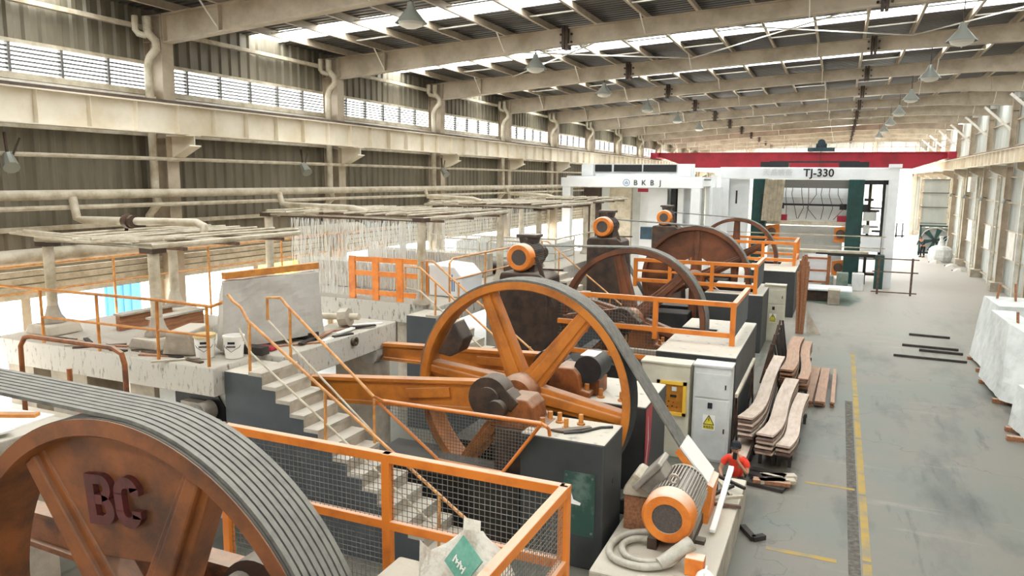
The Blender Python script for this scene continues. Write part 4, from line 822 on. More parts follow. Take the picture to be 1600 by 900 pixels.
# cabinets
def cabinet(label, x0, x1, y, h, m, panel=False, warn=True, d=.45):
    w = x1-x0; t = thing('electrical_cabinet', label, 'cabinet', (x0, y, 0))
    MB().box(0, w, 0, d, 0, h).build('body', m, t, bevel=.012); MB().box(-.02, w+.02, -.03, d, h, h+.05).build('canopy_lid', m, t, bevel=.01)
    if panel:
        f = MB()
        for a in ((.35, w-.06, h-.42, h-.35), (.35, w-.06, h-1.1, h-1.03), (.35, .42, h-1.1, h-.35), (w-.13, w-.06, h-1.1, h-.35)): f.box(a[0], a[1], -.05, 0, a[2], a[3])
        dr = f.build('panel_frame', 'panel_yellow', t); MB().box(.42, w-.13, -.015, 0, h-1.03, h-.42).build('control_panel', 'panel_amber', t)
        MB().box(.68, .78, -.04, -.015, h-.56, h-.47).build('meter', 'cab_white', dr); MB().box(.65, .78, -.04, -.015, h-.7, h-.65).build('switch', 'black', dr)
        for i, (x, z) in enumerate(((.55, .55), (.55, .68), (.62, .8), (.72, .82), (.6, .92), (.7, .9), (.8, .92), (.55, .9))): MB().cyl((x, -.03, h-z), (x, -.015, h-z), .018, 8).build('push_button', 'red_crane' if i % 3 == 0 else 'rust_dark', dr)
    else:
        for (a, b) in ((.06, h*.66), (h*.68, h-.14)):
            dr = MB().box(.04, w-.04, -.02, 0, a, b).build('door', m, t, bevel=.008)
            MB().box(w-.12, w-.09, -.04, -.02, (a+b)/2-.05, (a+b)/2+.05).build('handle', 'rust_dark', dr)
        MB().box(.33*w/.8, .43*w/.8, -.035, -.02, h*.57, h*.63).build('lock', 'black', t)
        if warn:
            s = MB().box(.24*w/.8, .5*w/.8, -.026, -.02, h*.34, h*.5).build('warning_sticker', 'sign_white', t); c = .37*w/.8
            MB().prism([(c-.1, h*.405), (c+.1, h*.405), (c, h*.49)], 'y', -.03, -.026).build('triangle', 'sign_yellow', s)
            MB().prism([(c-.012, h*.43), (c+.02, h*.445), (c+.005, h*.445), (c+.014, h*.475), (c-.02, h*.452), (c-.004, h*.452)], 'y', -.033, -.03).build('lightning_bolt', 'ink_black', s)
            MB().box(c-.11, c+.11, -.028, -.026, h*.352, h*.392).build('caption_band', 'sign_yellow', s); link('caption', text_mesh('有电危险', .055, .002), s, (c, -.03, h*.37), (PI/2, 0, 0))
            for pa, pb in (((c-.11, h*.4), (c+.11, h*.4)), ((c+.11, h*.4), (c, h*.497)), ((c, h*.497), (c-.11, h*.4))): MB().bar((pa[0], -.03, pa[1]), (pb[0], -.03, pb[1]), .012).build('triangle_edge', 'ink_black', s)
    return t
cabinet('beige cabinet with a yellow-framed control panel beside the slanting belts', -3.72, -2.67, 15.75, 2.05, 'cab_beige', True)
cabinet('pale grey cabinet with a yellow warning triangle, right of the beige one', -2.6, -1.82, 15.8, 2.08, 'cab_white')
cabinet('distant pale cabinet with a warning triangle at the end of the blade racks', -2.35, -1.6, 29.3, 2.1, 'cab_beige')
# saw blade bundles
def plank_path(p0, p1, sag, n=10, sway=0.):
    p0, p1 = Vector(p0), Vector(p1); out = []
    for i in range(n+1):
        u = i/n; p = p0.lerp(p1, u); p.z -= sag*math.sin(PI*u); p.x += sway*math.sin(2*PI*u); out.append(p)
    return out
def plank_strip(path, w, th):
    mb = MB(); v = []; n = len(path)
    for i, p in enumerate(path):
        d = (path[min(i+1, n-1)]-path[max(i-1, 0)]).normalized(); r = d.cross(Vector((0, 0, 1))).normalized(); u = r.cross(d)
        v += [p-r*w/2, p+r*w/2, p+r*w/2+u*th, p-r*w/2+u*th]
    f = [(0, 1, 2, 3), (4*n-1, 4*n-2, 4*n-3, 4*n-4)]
    for i in range(n-1):
        for k in range(4): f.append((4*i+k, 4*i+(k+1) % 4, 4*i+4+(k+1) % 4, 4*i+4+k))
    return mb.add(v, f)
def bundle(label, p0, p1, w, n, m, sag=.12, sway=.05, th=.045, trestle=True):
    t = thing('blade_bundle', label, 'blade bundle', ((p0[0]+p1[0])/2, (p0[1]+p1[1])/2, 0)); o = Vector(t.location)
    for k in range(n):
        q = plank_path(Vector(p0)-o+Vector((random.uniform(-.02, .02), random.uniform(-.15, .1), -k*(th+.012))), Vector(p1)-o+Vector((0, 0, -k*(th+.012))), sag, sway=sway)
        plank_strip(q, w, th).build('blade_strip', m if k == 0 else ('steel_rust' if k % 2 else m), t)
    if trestle:
        for u in (.12, .5, .88):
            p = Vector(p0).lerp(Vector(p1), u)-o; h = p.z-n*(th+.012)-sag*math.sin(PI*u)
            if h > .05: MB().box(p.x-w*.55, p.x+w*.55, p.y-.06, p.y+.06, h-.08, h).box(p.x-w*.5, p.x-w*.5+.07, p.y-.05, p.y+.05, 0, h-.08).box(p.x+w*.5-.07, p.x+w*.5, p.y-.05, p.y+.05, 0, h-.08).build('trestle', 'plank_dark', t)
    return t
bundle('long pinkish bundle of curved saw blades nearest the pale grey cabinet', (-1.5, 15.9, 1.02), (-1.27, 22.3, .98), .3, 8, 'plank_pink', .28)
bundle('middle bundle of glossy curved saw blades on the aisle rack', (-1.08, 15.6, .78), (-.82, 20.6, .78), .34, 7, 'plank_pink', .22)
bundle('outer bundle of curved saw blades closest to the aisle', (-.72, 15.7, .6), (-.5, 19.9, .6), .28, 5, 'plank_pink', .18)
bundle('rusty brown upright-looking blade bundle behind the pinkish one', (-1.0, 20.9, .95), (-.9, 25.3, 1.0), .34, 8, 'timber', .05)
bundle('second rusty brown blade bundle nearer the aisle', (-.58, 20.8, .75), (-.6, 25.2, .9), .26, 6, 'timber', .05)
bundle('lower pale bundle peeking out behind the seated man', (-1.52, 14.95, .42), (-1.5, 17.5, .4), .3, 4, 'plank_pink', .02, .0)
for i in range(3):
    bundle(['inner', 'middle', 'outer'][i]+' stack of reddish boards lying flat on the aisle floor', (-.42+.3*i, 21.0+.1*i, .126), (-.3+.27*i, 25.0, .126), .25 if i < 2 else .1, 3, 'timber', 0, 0, .05, False)
for i in range(7):
    o = MB().box(-.35, .35, -.09, .09, 0, .07).build('timber_offcut', ['plank_dark', 'timber', 'pipe_cream'][i % 3]); o.location = (-.95+.1*(i % 3), 14.85+.09*i, .0+.073*(i % 4 if i % 4 < 2 else 1)); o.rotation_euler = (0, 0, .3*(i % 3)-.2)
    tag(o, ORD[i//3]+' '+['dark', 'brown', 'pale'][i % 3]+' offcut from the camera in the heap below the blade racks', 'offcut', 'offcut heap')
t = thing('grey_trestle', 'grey steel trestle frame between the cabinet and the blade bundles', 'trestle', (-1.77, 17.0, 0))
MB().bar((-.0, -.6, 1.35), (.02, 2.9, 1.4), .06, .08).build('top_bar', 'pipe_cream', t)
for y in (-.5, 2.8):
    for s in (-1, 1): MB().bar((s*.06, y, 0), (0, y, 1.33), .04).build('leg', 'steel_rust', t)
for i in range(8):
    y = 22.9+.28*i; t = thing('rusty_trestle', ['first', 'second', 'third', 'fourth', 'fifth', 'sixth', 'seventh', 'eighth'][i]+' rusty bent frame in the tangle beside the rusty blade bundles', 'scrap', (-1.5+.06*(i % 3), y, 0)); h = 1.2+.25*(i % 3)
    MB().bar((-.3, 0, 0), (-.05, .05, h), .06).build('leg', 'steel_rust', t); MB().bar((.28, 0, 0), (.02, .05, h), .06).build('leg', 'plank_dark', t); MB().bar((-.25, 0, .35), (.25, .02, .38), .05).build('tie', 'pipe_cream' if i % 2 else 'steel_rust', t)
for i in range(9):
    x, y = -1.35+.1*(i % 3), 31.2+.12*(i//3); o = MB().box(-.045, .045, -.02, .02, 0, 2.5+.2*(i % 4)).build('standing_board', 'timber'); o.location = (x+.15, y, 0); o.rotation_euler = (random.uniform(-.03, .03), random.uniform(-.04, .04), 0); tag(o, '%s brown board of the sheaf standing on end beside the rusty rack' % ORD[i], 'board', 'standing boards')
tag(MB().add([(-.85, 31.6, .001), (-.3, 31.3, .001), (-.45, 31.9, .001), (-.9, 31.9, .9)], [(0, 1, 2), (0, 1, 3), (1, 2, 3), (2, 0, 3)]).build('rubble_cone', 'concrete'), 'small grey heap at the foot of the standing boards', 'heap')
# rusty rack with white slab, block and table before the far gantry
t = thing('rusty_rack', 'rusty upright rack holding a white sheet beyond the dark foundations', 'rack', (-1.42, 42.3, 0))
for x in (0, 1.15): MB().box(x-.08, x+.08, -.08, .08, 0, 2.15).build('upright', 'rust_orange', t)
for z in (.7, 1.3, 1.95): MB().box(0, 1.15, -.05, .05, z, z+.1).build('cross_bar', 'rust_orange', t)
MB().box(.1, 1.05, .12, .18, .7, 2.2).build('white_sheet', 'gantry_white', t)
block('steel_table', 'low table with white top and dark apron at the rusty rack', rect(-1.45, .9, 40.2, 42.0), .55, .65, 'gantry_white', 'table'); block('table_apron', 'dark apron below the low white table', rect(-1.4, .1, 40.4, 41.8), 0, .54, 'rust_dark', 'apron')
block('concrete_cube', 'pale concrete cube standing in front of the low white table', rect(-.2, .35, 39.4, 40.0), 0, .75, 'concrete', 'block')
# ================================================================== GANTRIES
def gantry(label, x0, x1, y, z0, z1, dy, posts, pw=.5, extra_top=True):
    t = thing('stone_saw_gantry', label, 'gantry', (x0, y, 0)); w = x1-x0
    MB().box(-.1, w+.1, -.2, .25, z0, z1).build('front_beam', 'gantry_white', t, bevel=.02); MB().box(-.1, w+.1, dy-.2, dy+.2, z0, z1).build('rear_beam', 'gantry_white', t, bevel=.02)
    for x in posts:
        MB().box(x-x0-pw/2, x-x0+pw/2, -.2, .3, 0, z0).build('front_post', 'gantry_white', t); MB().box(x-x0-pw/2, x-x0+pw/2, dy-.2, dy+.3, 0, z0).build('rear_post', 'gantry_white', t)
        MB().box(x-x0-.2, x-x0+.2, .25, dy-.2, z0+.1, z1-.1).build('side_beam', 'gantry_white', t)
    return t
tj = gantry('white gantry saw with black lettering and two dark green columns', -6.65, 2.9, 47.4, 6.12, 6.8, 4.2, (-6.45, 2.75))
MB().box(9.1, 9.75, -.25, .35, 6.8, 7.0).build('end_cap', 'gantry_white', tj)
link('lettering', text_mesh('TJ-330', .62, .01, bold=.012), tj, (5.45, -.215, 6.47), (PI/2, 0, 0)); link('faint_lettering', text_mesh('天晶装备', .42, .008, 'ink_faint'), tj, (3.2, -.215, 6.49), (PI/2, 0, 0))
for x in (1.75, 7.1):
    g = MB().box(x, x+.85, .7, 1.5, 0, 6.12).build('green_column', 'green_steel', tj, bevel=.03)
    if x < 3:
        for i in range(22): MB().box(x+.5, x+.75, .66, .7, 2.6+.12*i, 2.66+.12*i).build('ladder_notch', 'rubber', g)
MB().box(.35, 1.55, .4, .9, 1.5, 6.1).build('white_cover', 'gantry_white', tj); MB().box(.8, .9, .37, .4, 4.6, 5.4).build('cover_slot', 'rust_dark', tj)
MB().box(8.9, 9.05, .5, .8, 0, 6.1).build('dark_leg', 'rubber', tj); MB().box(8.75, 9.2, -.9, -.5, 0, 1.9).build('dark_leg', 'green_steel', tj); MB().box(5.6, 9.2, -.3, -.1, 1.72, 1.9).build('dark_beam', 'rubber', tj); MB().box(3.1, 6.9, 2.5, 2.58, 4.5, 4.62).build('spindle_row', 'black', tj)
for (a_, b_, z_, h_) in ((8.0, 8.5, 4.9, .14), (7.95, 8.2, 4.3, .4), (8.3, 8.9, 4.45, .1), (8.0, 8.7, 3.75, .5), (8.05, 8.35, 3.0, .5), (8.5, 9.0, 3.1, .12), (7.9, 8.9, 2.85, .08)): MB().box(a_, b_, .75, 1.1, z_, z_+h_).build('side_unit', 'black' if h_ < .45 else 'cab_white', tj)
MB().box(8.2, 8.35, .9, 1.2, 0, 6.1).build('dark_leg', 'rubber', tj); MB().box(7.9, 9.2, .8, 1.0, 5.85, 6.1).build('dark_leg', 'rubber', tj); MB().box(2.5, 7.2, 3.5, 3.6, 3.4, 6.1).build('rear_cover', 'gantry_white', tj); MB().box(2.5, 7.1, 1.2, 1.4, 5.6, 6.1).build('top_channel', 'slat_metal', tj)
MB().box(.1, .25, .3, .6, 0, 6.1).build('dark_leg', 'rubber', tj)
MB().box(2.3, 7.2, 1.6, 2.4, 3.35, 3.6).build('carriage_beam', 'pipe_cream', tj); MB().box(2.9, 6.9, 2.6, 3.0, 4.6, 5.0).build('spindle_beam', 'cab_white', tj)
for x in (3.0, 6.6): MB().box(x, x+.75, 1.7, 2.2, 3.6, 3.95).build('red_box', 'red_crane', tj); MB().box(x+.1, x+.5, 2.4, 2.6, 4.3, 4.65).build('black_box', 'black', tj)
for x in (2.6, 6.5):
    for z in (2.9, .9):
        b = MB().prism([(x, z-.5), (x+.8, z-.5), (x+.8, z+.5), (x, z+.35)], 'y', 1.2, 1.5).build('orange_bracket', 'motor_orange', tj); MB().cyl((x+.35, 1.1, z), (x+.35, 1.2, z), .26, 20).build('roller_cap', 'steel_rust', b, True)
for i in range(8):
    x = 3.6+.42*i; MB().tube([(x, 2.2, 6.1), (x+random.uniform(-.1, .1), 2.1, 5.2), (x+random.uniform(-.5, .5), 2.0, 4.4), (x+random.uniform(-.3, .3), 2.1, 3.7)], .02, 5).build('hanging_cable', 'rust_dark', tj)
MB().box(2.6, 7.0, 3.3, 3.4, .3, 3.2).build('back_panel', 'cab_white', tj); MB().box(7.95, 9.0, .2, .35, 2.0, 2.85).build('white_cabinet', 'gantry_white', tj)
for i in range(5): MB().box(7.9, 8.9, 2.2, 2.8, .4+.95*i, .55+.95*i).build('side_shelf', 'cab_white' if i % 2 else 'rust_dark', tj)
c = MB()
pts = [(2.35+.1*i+.03*(i % 2), .5+.12*(i % 2)) for i in range(12)]
c.add([(x, y, 3.6) for x, y in pts]+[(x*1.0+.12, y, 6.1) for x, y in pts], [(i, i+1, 13+i, 12+i) for i in range(11)]).build('canvas_curtain', 'curtain', tj)
for z in (2.25, 2.9): MB().box(.5, 9.2, -.6, -.55, z, z+.06).build('guard_bar', 'pipe_cream', tj)
MB().cyl((3.0, -.2, 1.95), (8.4, -.2, 1.95), .12, 12).build('roller_tube', 'pipe_cream', tj)
for x in (2.1, 6.5): MB().box(x, x+1.6, 1, 2, 6.82, 7.15).build('drive_unit', 'black', tj)
MB().box(2.6, 7.6, 1.3, 1.6, 7.1, 7.2).build('drive_shaft', 'rubber', tj)
bk = gantry('white gantry saw with a round blue logo and spaced black letters', -15.0, -7.0, 42.0, 5.55, 6.08, 5.0, (-14.75, -7.25))
for i, ch in enumerate('BKBJ'): link('letter', text_mesh(ch, .42, .01), bk, (4.38+.47*i, -.215, 5.81), (PI/2, 0, 0))
lg = MB().ring([(.2, -.01), (.2, 0), (.17, 0), (.17, -.01)], (3.85, -.205, 5.82), 'y', 28).build('round_logo', 'ink_blue', bk)
for d in (-.07, 0, .07): MB().box(3.85+d-.018, 3.85+d+.018, -.212, -.2, 5.72, 5.93-abs(d)).build('logo_stroke', 'ink_blue', lg)
MB().box(0.1, 8, .25, 4.8, 6.08, 6.18).build('top_deck', 'gantry_white', bk)
for a, b in ((1.4, 2.6), (2.75, 4.4), (4.5, 6.4)): MB().box(a, b, 1.0, 1.1, 6.45, 6.85).build('dark_opening', 'black', bk)
MB().box(.8, 7.4, 1.1, 1.3, 6.18, 6.9).build('top_cover', 'gantry_white', bk)
for x in (.9, 6.6): MB().box(x, x+.7, .6, 1.1, 6.2, 6.85).build('gear_case', 'gantry_white', bk)
for a, b, m in ((1.0, 2.0, 'rust_dark'), (2.6, 3.9, 'curtain'), (4.9, 6.0, 'gantry_white'), (6.2, 6.5, 'rubber'), (6.6, 6.9, 'gantry_white')): MB().box(a, b, .8, 1.2, .5, 5.5).build('column_cover', m, bk)
MB().box(4.3, 7.4, 1.4, 1.6, .5, 5.5).build('back_cover', 'gantry_white', bk); MB().box(4.6, 6.2, .4, .7, 2.6, 3.3).build('grey_slab', 'hoist_blue', bk)
MB().box(4.4, 5.0, .3, .34, 5.3, 5.5).build('red_banner', 'red_crane', bk)
MB().box(.4, 7.6, 3.8, 4, 0.3, 5.5).build('rear_cover', 'cab_white', bk)
tag(MB().box(-6.6, -6.45, 42.6, 46.4, 0, 5.6).box(-6.65, -6.4, 43.1, 43.4, 5.6, 6.3).build('white_cable_trunk', 'gantry_white'), 'white panel standing between the two white gantries', 'panel')
# small railing posts before the gantry
t = thing('drying_frame', 'rusty open frame on feet standing in the aisle by the far gantry', 'frame', (2.2, 44.5, 0))
for x in (0, 1.6): MB().box(x-.05, x+.05, -.05, .05, 0, 2.0).build('upright', 'steel_rust', t)
for z in (.1, 1.2, 1.9): MB().box(-.3, 1.9, -.03, .03, z, z+.06).build('bar', 'steel_rust', t)
for i, x in enumerate((-.3, .45, 1.25)): block('green_drum', ['left', 'middle', 'right'][i]+' mossy green tank at the foot of the green column', rect(x-.3+.0, x+.3, 45.2, 45.9), 0, .95 if i else .75, 'slate_floor' if i < 2 else 'cab_white', 'tank')
# ================================================================== RIGHT SIDE
rough_block('marble_slab_block', 'tall white marble block with rounded shoulder standing at the aisle', [(4.3, 26.3), (4.4, 23.5), (4.9, 22.9), (5.15, 23.1), (5.15, 26.3)], .12, [(4.45, 26.2), (4.5, 23.9), (4.95, 23.4, -.25), (5.1, 23.5, -.15), (5.1, 26.2)], 2.2)
rough_block('marble_slab_block', 'white marble block just right of the tall rounded one', [(5.25, 25.6), (5.3, 22.7), (6.2, 22.7), (6.2, 25.6)], .12, [(5.3, 25.5), (5.35, 22.9), (6.1, 22.9), (6.1, 25.5)], 2.05)
rough_block('marble_slab_block', 'small white marble block at the right edge of the picture', [(4.2, 21.2), (4.35, 20.0), (4.7, 19.7), (6.4, 19.7), (6.4, 21.2)], .1, [(4.3, 21.1), (4.45, 20.2), (4.75, 19.9), (6.3, 19.9), (6.3, 21.1)], 1.15)
rough_block('marble_slab_block', 'white marble block at the back of the row by the right wall', [(4.5, 29.6), (4.6, 27.0), (7.2, 27.0), (7.2, 29.6)], .1, [(4.75, 29.5), (4.8, 27.2), (7.0, 27.2), (7.0, 29.5)], 2.2)
rough_block('marble_slab_block', 'cream rounded boulder behind the tall white marble block', [(6.3, 28.0-1.2), (6.4, 25.0), (7.8, 25.0), (7.8, 26.8)], .05, [(6.6, 26.6), (6.6, 25.3), (7.5, 25.3), (7.5, 26.6)], 2.0, 'marble_grey')
for i, (x0, x1, y, z) in enumerate(((4.25, 5.3, 25.8, .06), (4.25, 5.35, 23.6, .06), (5.2, 6.3, 23.2, .06), (5.2, 6.3, 25.2, .06), (4.0, 6.4, 20.2, .05), (4.1, 6.4, 20.95, .05), (4.4, 7.3, 27.4, .05), (4.4, 7.3, 29.2, .05))):
    tag(MB().box(x0, x1, y-.07, y+.07, 0, z+.06).build('bearer_timber', 'timber'), ['rear bearer under the tall white marble block', 'front bearer under the tall white marble block', 'front bearer under the block right of the tall one', 'rear bearer under the block right of the tall one', 'front bearer under the small white block', 'rear bearer under the small white block', 'front bearer under the back-row block', 'rear bearer under the back-row block'][i], 'timber')
for i, (x0, x1, y) in enumerate(((2.9, 4.3, 32.9), (2.5, 4.3, 30.6), (3.0, 4.35, 29.9), (2.1, 4.3, 28.6))):
    tag(MB().bar((x0, y, .04), (x1, y-.1, .04), .12 if i != 3 else .06, .08).build('floor_timber', 'plank_dark'), ORD[i]+' dark timber lying across the aisle floor, counted from the far end', 'timber')
for i, (x, y, z, h) in enumerate(((4.85, 24.6, 2.05, .4), (5.22, 23.9, .12, 2.3), (5.05, 29.0, 2.2, .5), (5.5, 28.6, 2.2, .6), (6.1, 28.3, 2.2, .6), (6.6, 28.0, 2.2, .7))):
    o = MB().box(-.03, .03, -.04, .04, 0, h).build('wooden_peg', 'timber'); o.location = (x, y, z-.02); o.rotation_euler = (.05, .1*((i % 3)-1) if i != 1 else 0, 0); tag(o, ORD[i]+' upright wooden stick wedged among the marble blocks, from the camera', 'stick')
# fan and clutter at the far right wall
t = thing('industrial_fan', 'big square wall fan in a green frame standing at the far right', 'fan', (6.3, 70.4, 0)); W_ = 2.3
for a in ((0, .12, 0, W_+.2), (W_-.12, W_, 0, W_+.2)): MB().box(a[0], a[1], -.1, .3, a[2], a[3]).build('frame_side', 'green_steel', t)
for z in (.15, W_+.08): MB().box(0, W_, -.1, .3, z, z+.12).build('frame_bar', 'green_steel', t)
MB().ring([(1.0, 0), (1.0, .25), (1.06, .25), (1.06, 0)], (W_/2, -.05, 1.28), 'y', 40).build('shroud', 'cab_white', t, True); MB().cyl((W_/2, -.08, 1.28), (W_/2, .2, 1.28), .16, 16).build('hub', 'rubber', t)
for i in range(6):
    a = i*PI/3+.2; b = MB(); spoke(b, a, .12, .95, .16, .42, .02, .06); o = b.build('blade', 'green_steel', t); o.location = (W_/2, 0, 1.28)
MB().box(.12, W_-.12, .26, .3, .2, W_).build('back_plate', 'cab_white', t)
t = thing('panel_rack', 'tall white sheet rack with grey cross bars against the far right columns', 'rack', (6.4, 72.0, 0))
for x in (0, 1.9): MB().box(x, x+.1, 0, .1, 0, 6.4).build('upright', 'pipe_cream', t)
for z in (2.55, 3.9, 5.1, 6.2): MB().box(0, 2, -.02, .08, z, z+.08).build('cross_bar', 'slat_metal', t)
MB().box(.1, 1.9, .05, .08, 2.4, 6.3).build('sheet', 'white_cladding', t)
t = thing('bulk_bag', 'white bulk bag slumped against the right wall columns', 'bag', (7.35, 65.2, 0)); b = MB()
b.ring([(.001, 0), (.75, .02), (.85, .4), (.8, .95), (.6, 1.15), (.25, 1.25), (.1, 1.7), (.16, 1.95), (.001, 1.95)], (0, 0, 0), 'z', 9, close=False).build('sack', 'bag_white', t); MB().tube([(.1, 0, 1.6), (.45, -.1, 2.0), (.3, -.2, 1.2)], .05, 6).build('strap', 'bag_white', t)
for i, (x, y, lab) in enumerate(((7.9, 58.7, 'nearest'), (7.8, 61.8, 'middle'), (7.0, 64.1, 'farthest'))):
    t = thing('cement_lump', 'pale spilled heap on the floor at the right columns, %s of three' % lab, 'heap', (x, y, 0)); MB().ring([(.5, 0), (.38, .1), (.2, .2), (.001, .24)], (0, 0, 0), 'z', 8, close=False).build('crust', 'marble_grey', t); MB().bar((-.5, 0, .05), (.4, .2, .09), .06).build('stick', 'plank_dark', t)
t = thing('wall_control_box', 'white control box high on the right wall below the crane beam', 'box', (8.02, 59.0, 5.4)); MB().box(-.05, .25, -.6, .6, 0, 1.0).build('case', 'white_paint', t); MB().box(-.06, -.05, -.4, .4, .2, .8).build('door', 'cab_white', t)
for i in range(5):
    y = 46.5+7*i
    if i > 3: break
    t = thing('wall_spotlight', ORD[i]+' small dark lamp bracket on the right wall posts, from the camera', 'lamp', (8.25, y, 5.1)); MB().bar((0, 0, 0), (-.25, 0, .05), .05).build('bracket', 'rust_dark', t); MB().cyl((-.25, 0, .08), (-.35, 0, -.15), .07, 10, .12).build('lamp_head', 'lamp_shade', t)
t = thing('compressor_cart', 'small dark compressor cart beside the far fan', 'machine', (7.6, 68.2, 0)); MB().box(-.3, .5, -.3, .3, .25, .8).build('tank', 'rust_dark', t, bevel=.05); MB().cyl((-.1, -.35, .95), (.4, -.35, .95), .2, 12).build('motor', 'rubber', t)
for s in (-1, 1): MB().cyl((s*.3+.1, -.36, .22), (s*.3+.1, -.3, .22), .22, 16).build('wheel', 'rubber', t)
t = thing('yard_bollards', 'dark pallet frame standing in the bright doorway', 'frame', (5.2, 92, 0))
for x in (0, .7, 1.3): MB().box(x, x+.15, 0, .15, 0, 1.9-.3*(x > .5)).build('upright', 'black', t)
MB().box(0, 1.6, 0, .2, .1, .25).build('base_rail', 'black', t)
# things outside the left openings
for i, (x, y, m, lab, w_) in enumerate(((-24.4, 16.9, 'blue_paint', 'blue ribbed container in the yard outside the left opening', 1.4), (-25.4, 27.4, 'yellow_paint', 'yellow ribbed container in the yard beyond the second platform', 2.2))):
    t = thing('shipping_container', lab, 'container', (x, y, -.12)); MB().box(0, 2.4, 0, w_, 0, 2.9+.9*i).build('shell', m, t)
    for j in range(int(w_/.3)): MB().box(2.4, 2.44, .1+j*.3, .25+j*.3, .15, 2.75+.9*i).build('side_rib', m, t)
# orange gate, white box on the second platform
t = thing('orange_gate', 'orange slatted steel gate panel standing on the second platform', 'gate', (-11.55, 16.05, 2.85))
for i in range(4): MB().box(.72*i-.07, .72*i+.12, -.03, .03, 0, 1.12).build('stile', 'motor_orange', t)
for z in (.12, .62, .98): MB().box(0, 2.2, -.02, .02, z, z+.13).build('rail', 'motor_orange', t)
t = thing('control_box', 'white machine housing with blue lettering strips behind the stair rails', 'housing', (-9.95, 17.3, 2.86)); MB().prism([(0, 0), (1.0, 0), (1.0, .55), (.75, .8), (0, .85)], 'y', 0, 1.2).build('case', 'gantry_white', t, bevel=.03)
for j, x in enumerate((.68, .74, .86)): MB().box(x, x+.035, -.005, 0, .15, .6-.1*j).build('blue_mark', 'ink_blue', t)
for i, (y, l) in enumerate(((17.6, 'front'), (21.2, 'rear'))):
    block('machine_beam', l+' grey machine beam lying across the second platform', rect(-14.6, -10.2, y, y+.7), 2.86, 3.6, 'concrete', 'beam')
tag(MB().cyl((-14, 22.25, 3.075), (-9.2, 22.25, 3.075), .22, 16).build('drive_roller', 'rust_dark', smooth=True), 'long dark roller at the back of the second platform', 'roller')
pipe_rail('cream round-cornered railing at the back of the second platform', (-12.5, 22.5, 2.85), [('top_rail', [(0, 0, 0), (0, 0, 1.0), (.15, 0, 1.1), (1.4, 0, 1.1), (1.5, 0, 1.0), (1.5, 0, 0)]), ('top_rail', [(1.8, 0, 0), (1.8, 0, 1.0), (1.95, 0, 1.1), (3.2, 0, 1.1), (3.3, 0, 1.0), (3.3, 0, 0)]), ('mid_rail', [(0, 0, .55), (1.5, 0, .55)]), ('mid_rail', [(1.8, 0, .55), (3.3, 0, .55)])], 'pipe_cream')
pipe_rail('orange railing along the stair side of the second platform', (-8.95, 16.6, 2.85), [('top_rail', [(0, 0, 0), (0, 0, 1.0), (0, .15, 1.1), (0, 4, 1.1), (0, 4.2, 1.0), (0, 4.2, 0)]), ('mid_rail', [(0, 0, .55), (0, 4.2, .55)]), ('post', [(0, 2.1, 0), (0, 2.1, 1.1)])], 'yellow_rail')
pipe_rail('cream railing on the third platform', (-9.0, 24.5, 2.85), [('top_rail', [(-5, 0, 1.05), (0, 0, 1.05), (0, 6, 1.05)]), ('mid_rail', [(-5, 0, .55), (0, 0, .55), (0, 6, .55)])]+[('post', [(x, 0, 0), (x, 0, 1.05)]) for x in (-5, -2.5, 0)]+[('post', [(0, y, 0), (0, y, 1.05)]) for y in (2, 4, 6)], 'pipe_cream')
block('machine_beam', 'pale machine bed on the third platform', rect(-14, -10, 26.5, 29.5), 2.86, 3.5, 'cab_white', 'machine bed')
# ================================================================== FOREGROUND SMALL THINGS
t = thing('cement_bag', 'crumpled cement bag with a green printed side slumped against the foreground railing', 'bag', (-2.93, 5.86, 2.05))
t.scale = (1.12, 1.0, 1.22)
prof = [(.001, 0), (.36, .0), (.42, .1), (.4, .2), (.3, .33), (.16, .42), (.08, .5), (.001, .5)]
me = MB(); n = 16; v = []
for i in range(n):
    a = 2*PI*i/n
    for j, (r, h) in enumerate(prof):
        k = 1+.16*math.sin(3*a+j)+.08*math.sin(7*a+2*j); v.append((r*k*1.05*math.cos(a), r*k*.8*math.sin(a), h*(1+.15*math.sin(2*a+.6))))
m_ = len(prof); f = [(i*m_+j, ((i+1) % n)*m_+j, ((i+1) % n)*m_+j+1, i*m_+j+1) for i in range(n) for j in range(m_-1)]
bag = me.add(v, f).build('sack', 'cement_bag', t, True)
MB().add([(-.08, -.02, .48), (.06, .04, .48), (.04, .1, .62), (-.1, .06, .64), (-.02, .12, .5)], [(0, 1, 2, 3), (1, 4, 2), (4, 0, 3, 2)]).build('open_neck', 'cement_bag', t); MB().add([(-.46, -.1, .12), (-.32, -.2, .14), (-.34, -.12, .4), (-.48, -.04, .42), (-.38, 0, .2)], [(0, 1, 2, 3), (1, 4, 2), (4, 0, 3, 2)]).build('torn_flap', 'cement_bag', t)
pq = [Vector((-.0, -.17, .6)), Vector((.2, -.24, .46)), Vector((.07, -.36, .28)), Vector((-.12, -.29, .42))]; pn = (pq[1]-pq[0]).cross(pq[3]-pq[0]).normalized()*.03
gp_ = MB().add(pq+[q+pn for q in pq], [(0, 1, 2, 3), (7, 6, 5, 4), (0, 4, 5, 1), (1, 5, 6, 2), (2, 6, 7, 3), (3, 7, 4, 0)]).build('green_print', 'bag_green', t)
c0 = sum(pq, Vector())/4; du = (pq[1]-pq[0]).normalized(); dv = (pq[3]-pq[0]).normalized(); sg = -1 if pn.y < 0 else 1; off = Vector((0, -.036, -.004)); mk = MB()
for i in range(5): mk.bar(c0+off+du*(-.07+.03*i)+dv*(-.01+.012*(i % 2)), c0+off+du*(-.065+.03*i)+dv*(.045-.01*(i % 2)), .009)
for i in range(4): mk.bar(c0+off+du*(-.06+.03*i)+dv*(.018*(i % 2)), c0+off+du*(-.035+.03*i)+dv*(.03-.015*(i % 2)), .008)
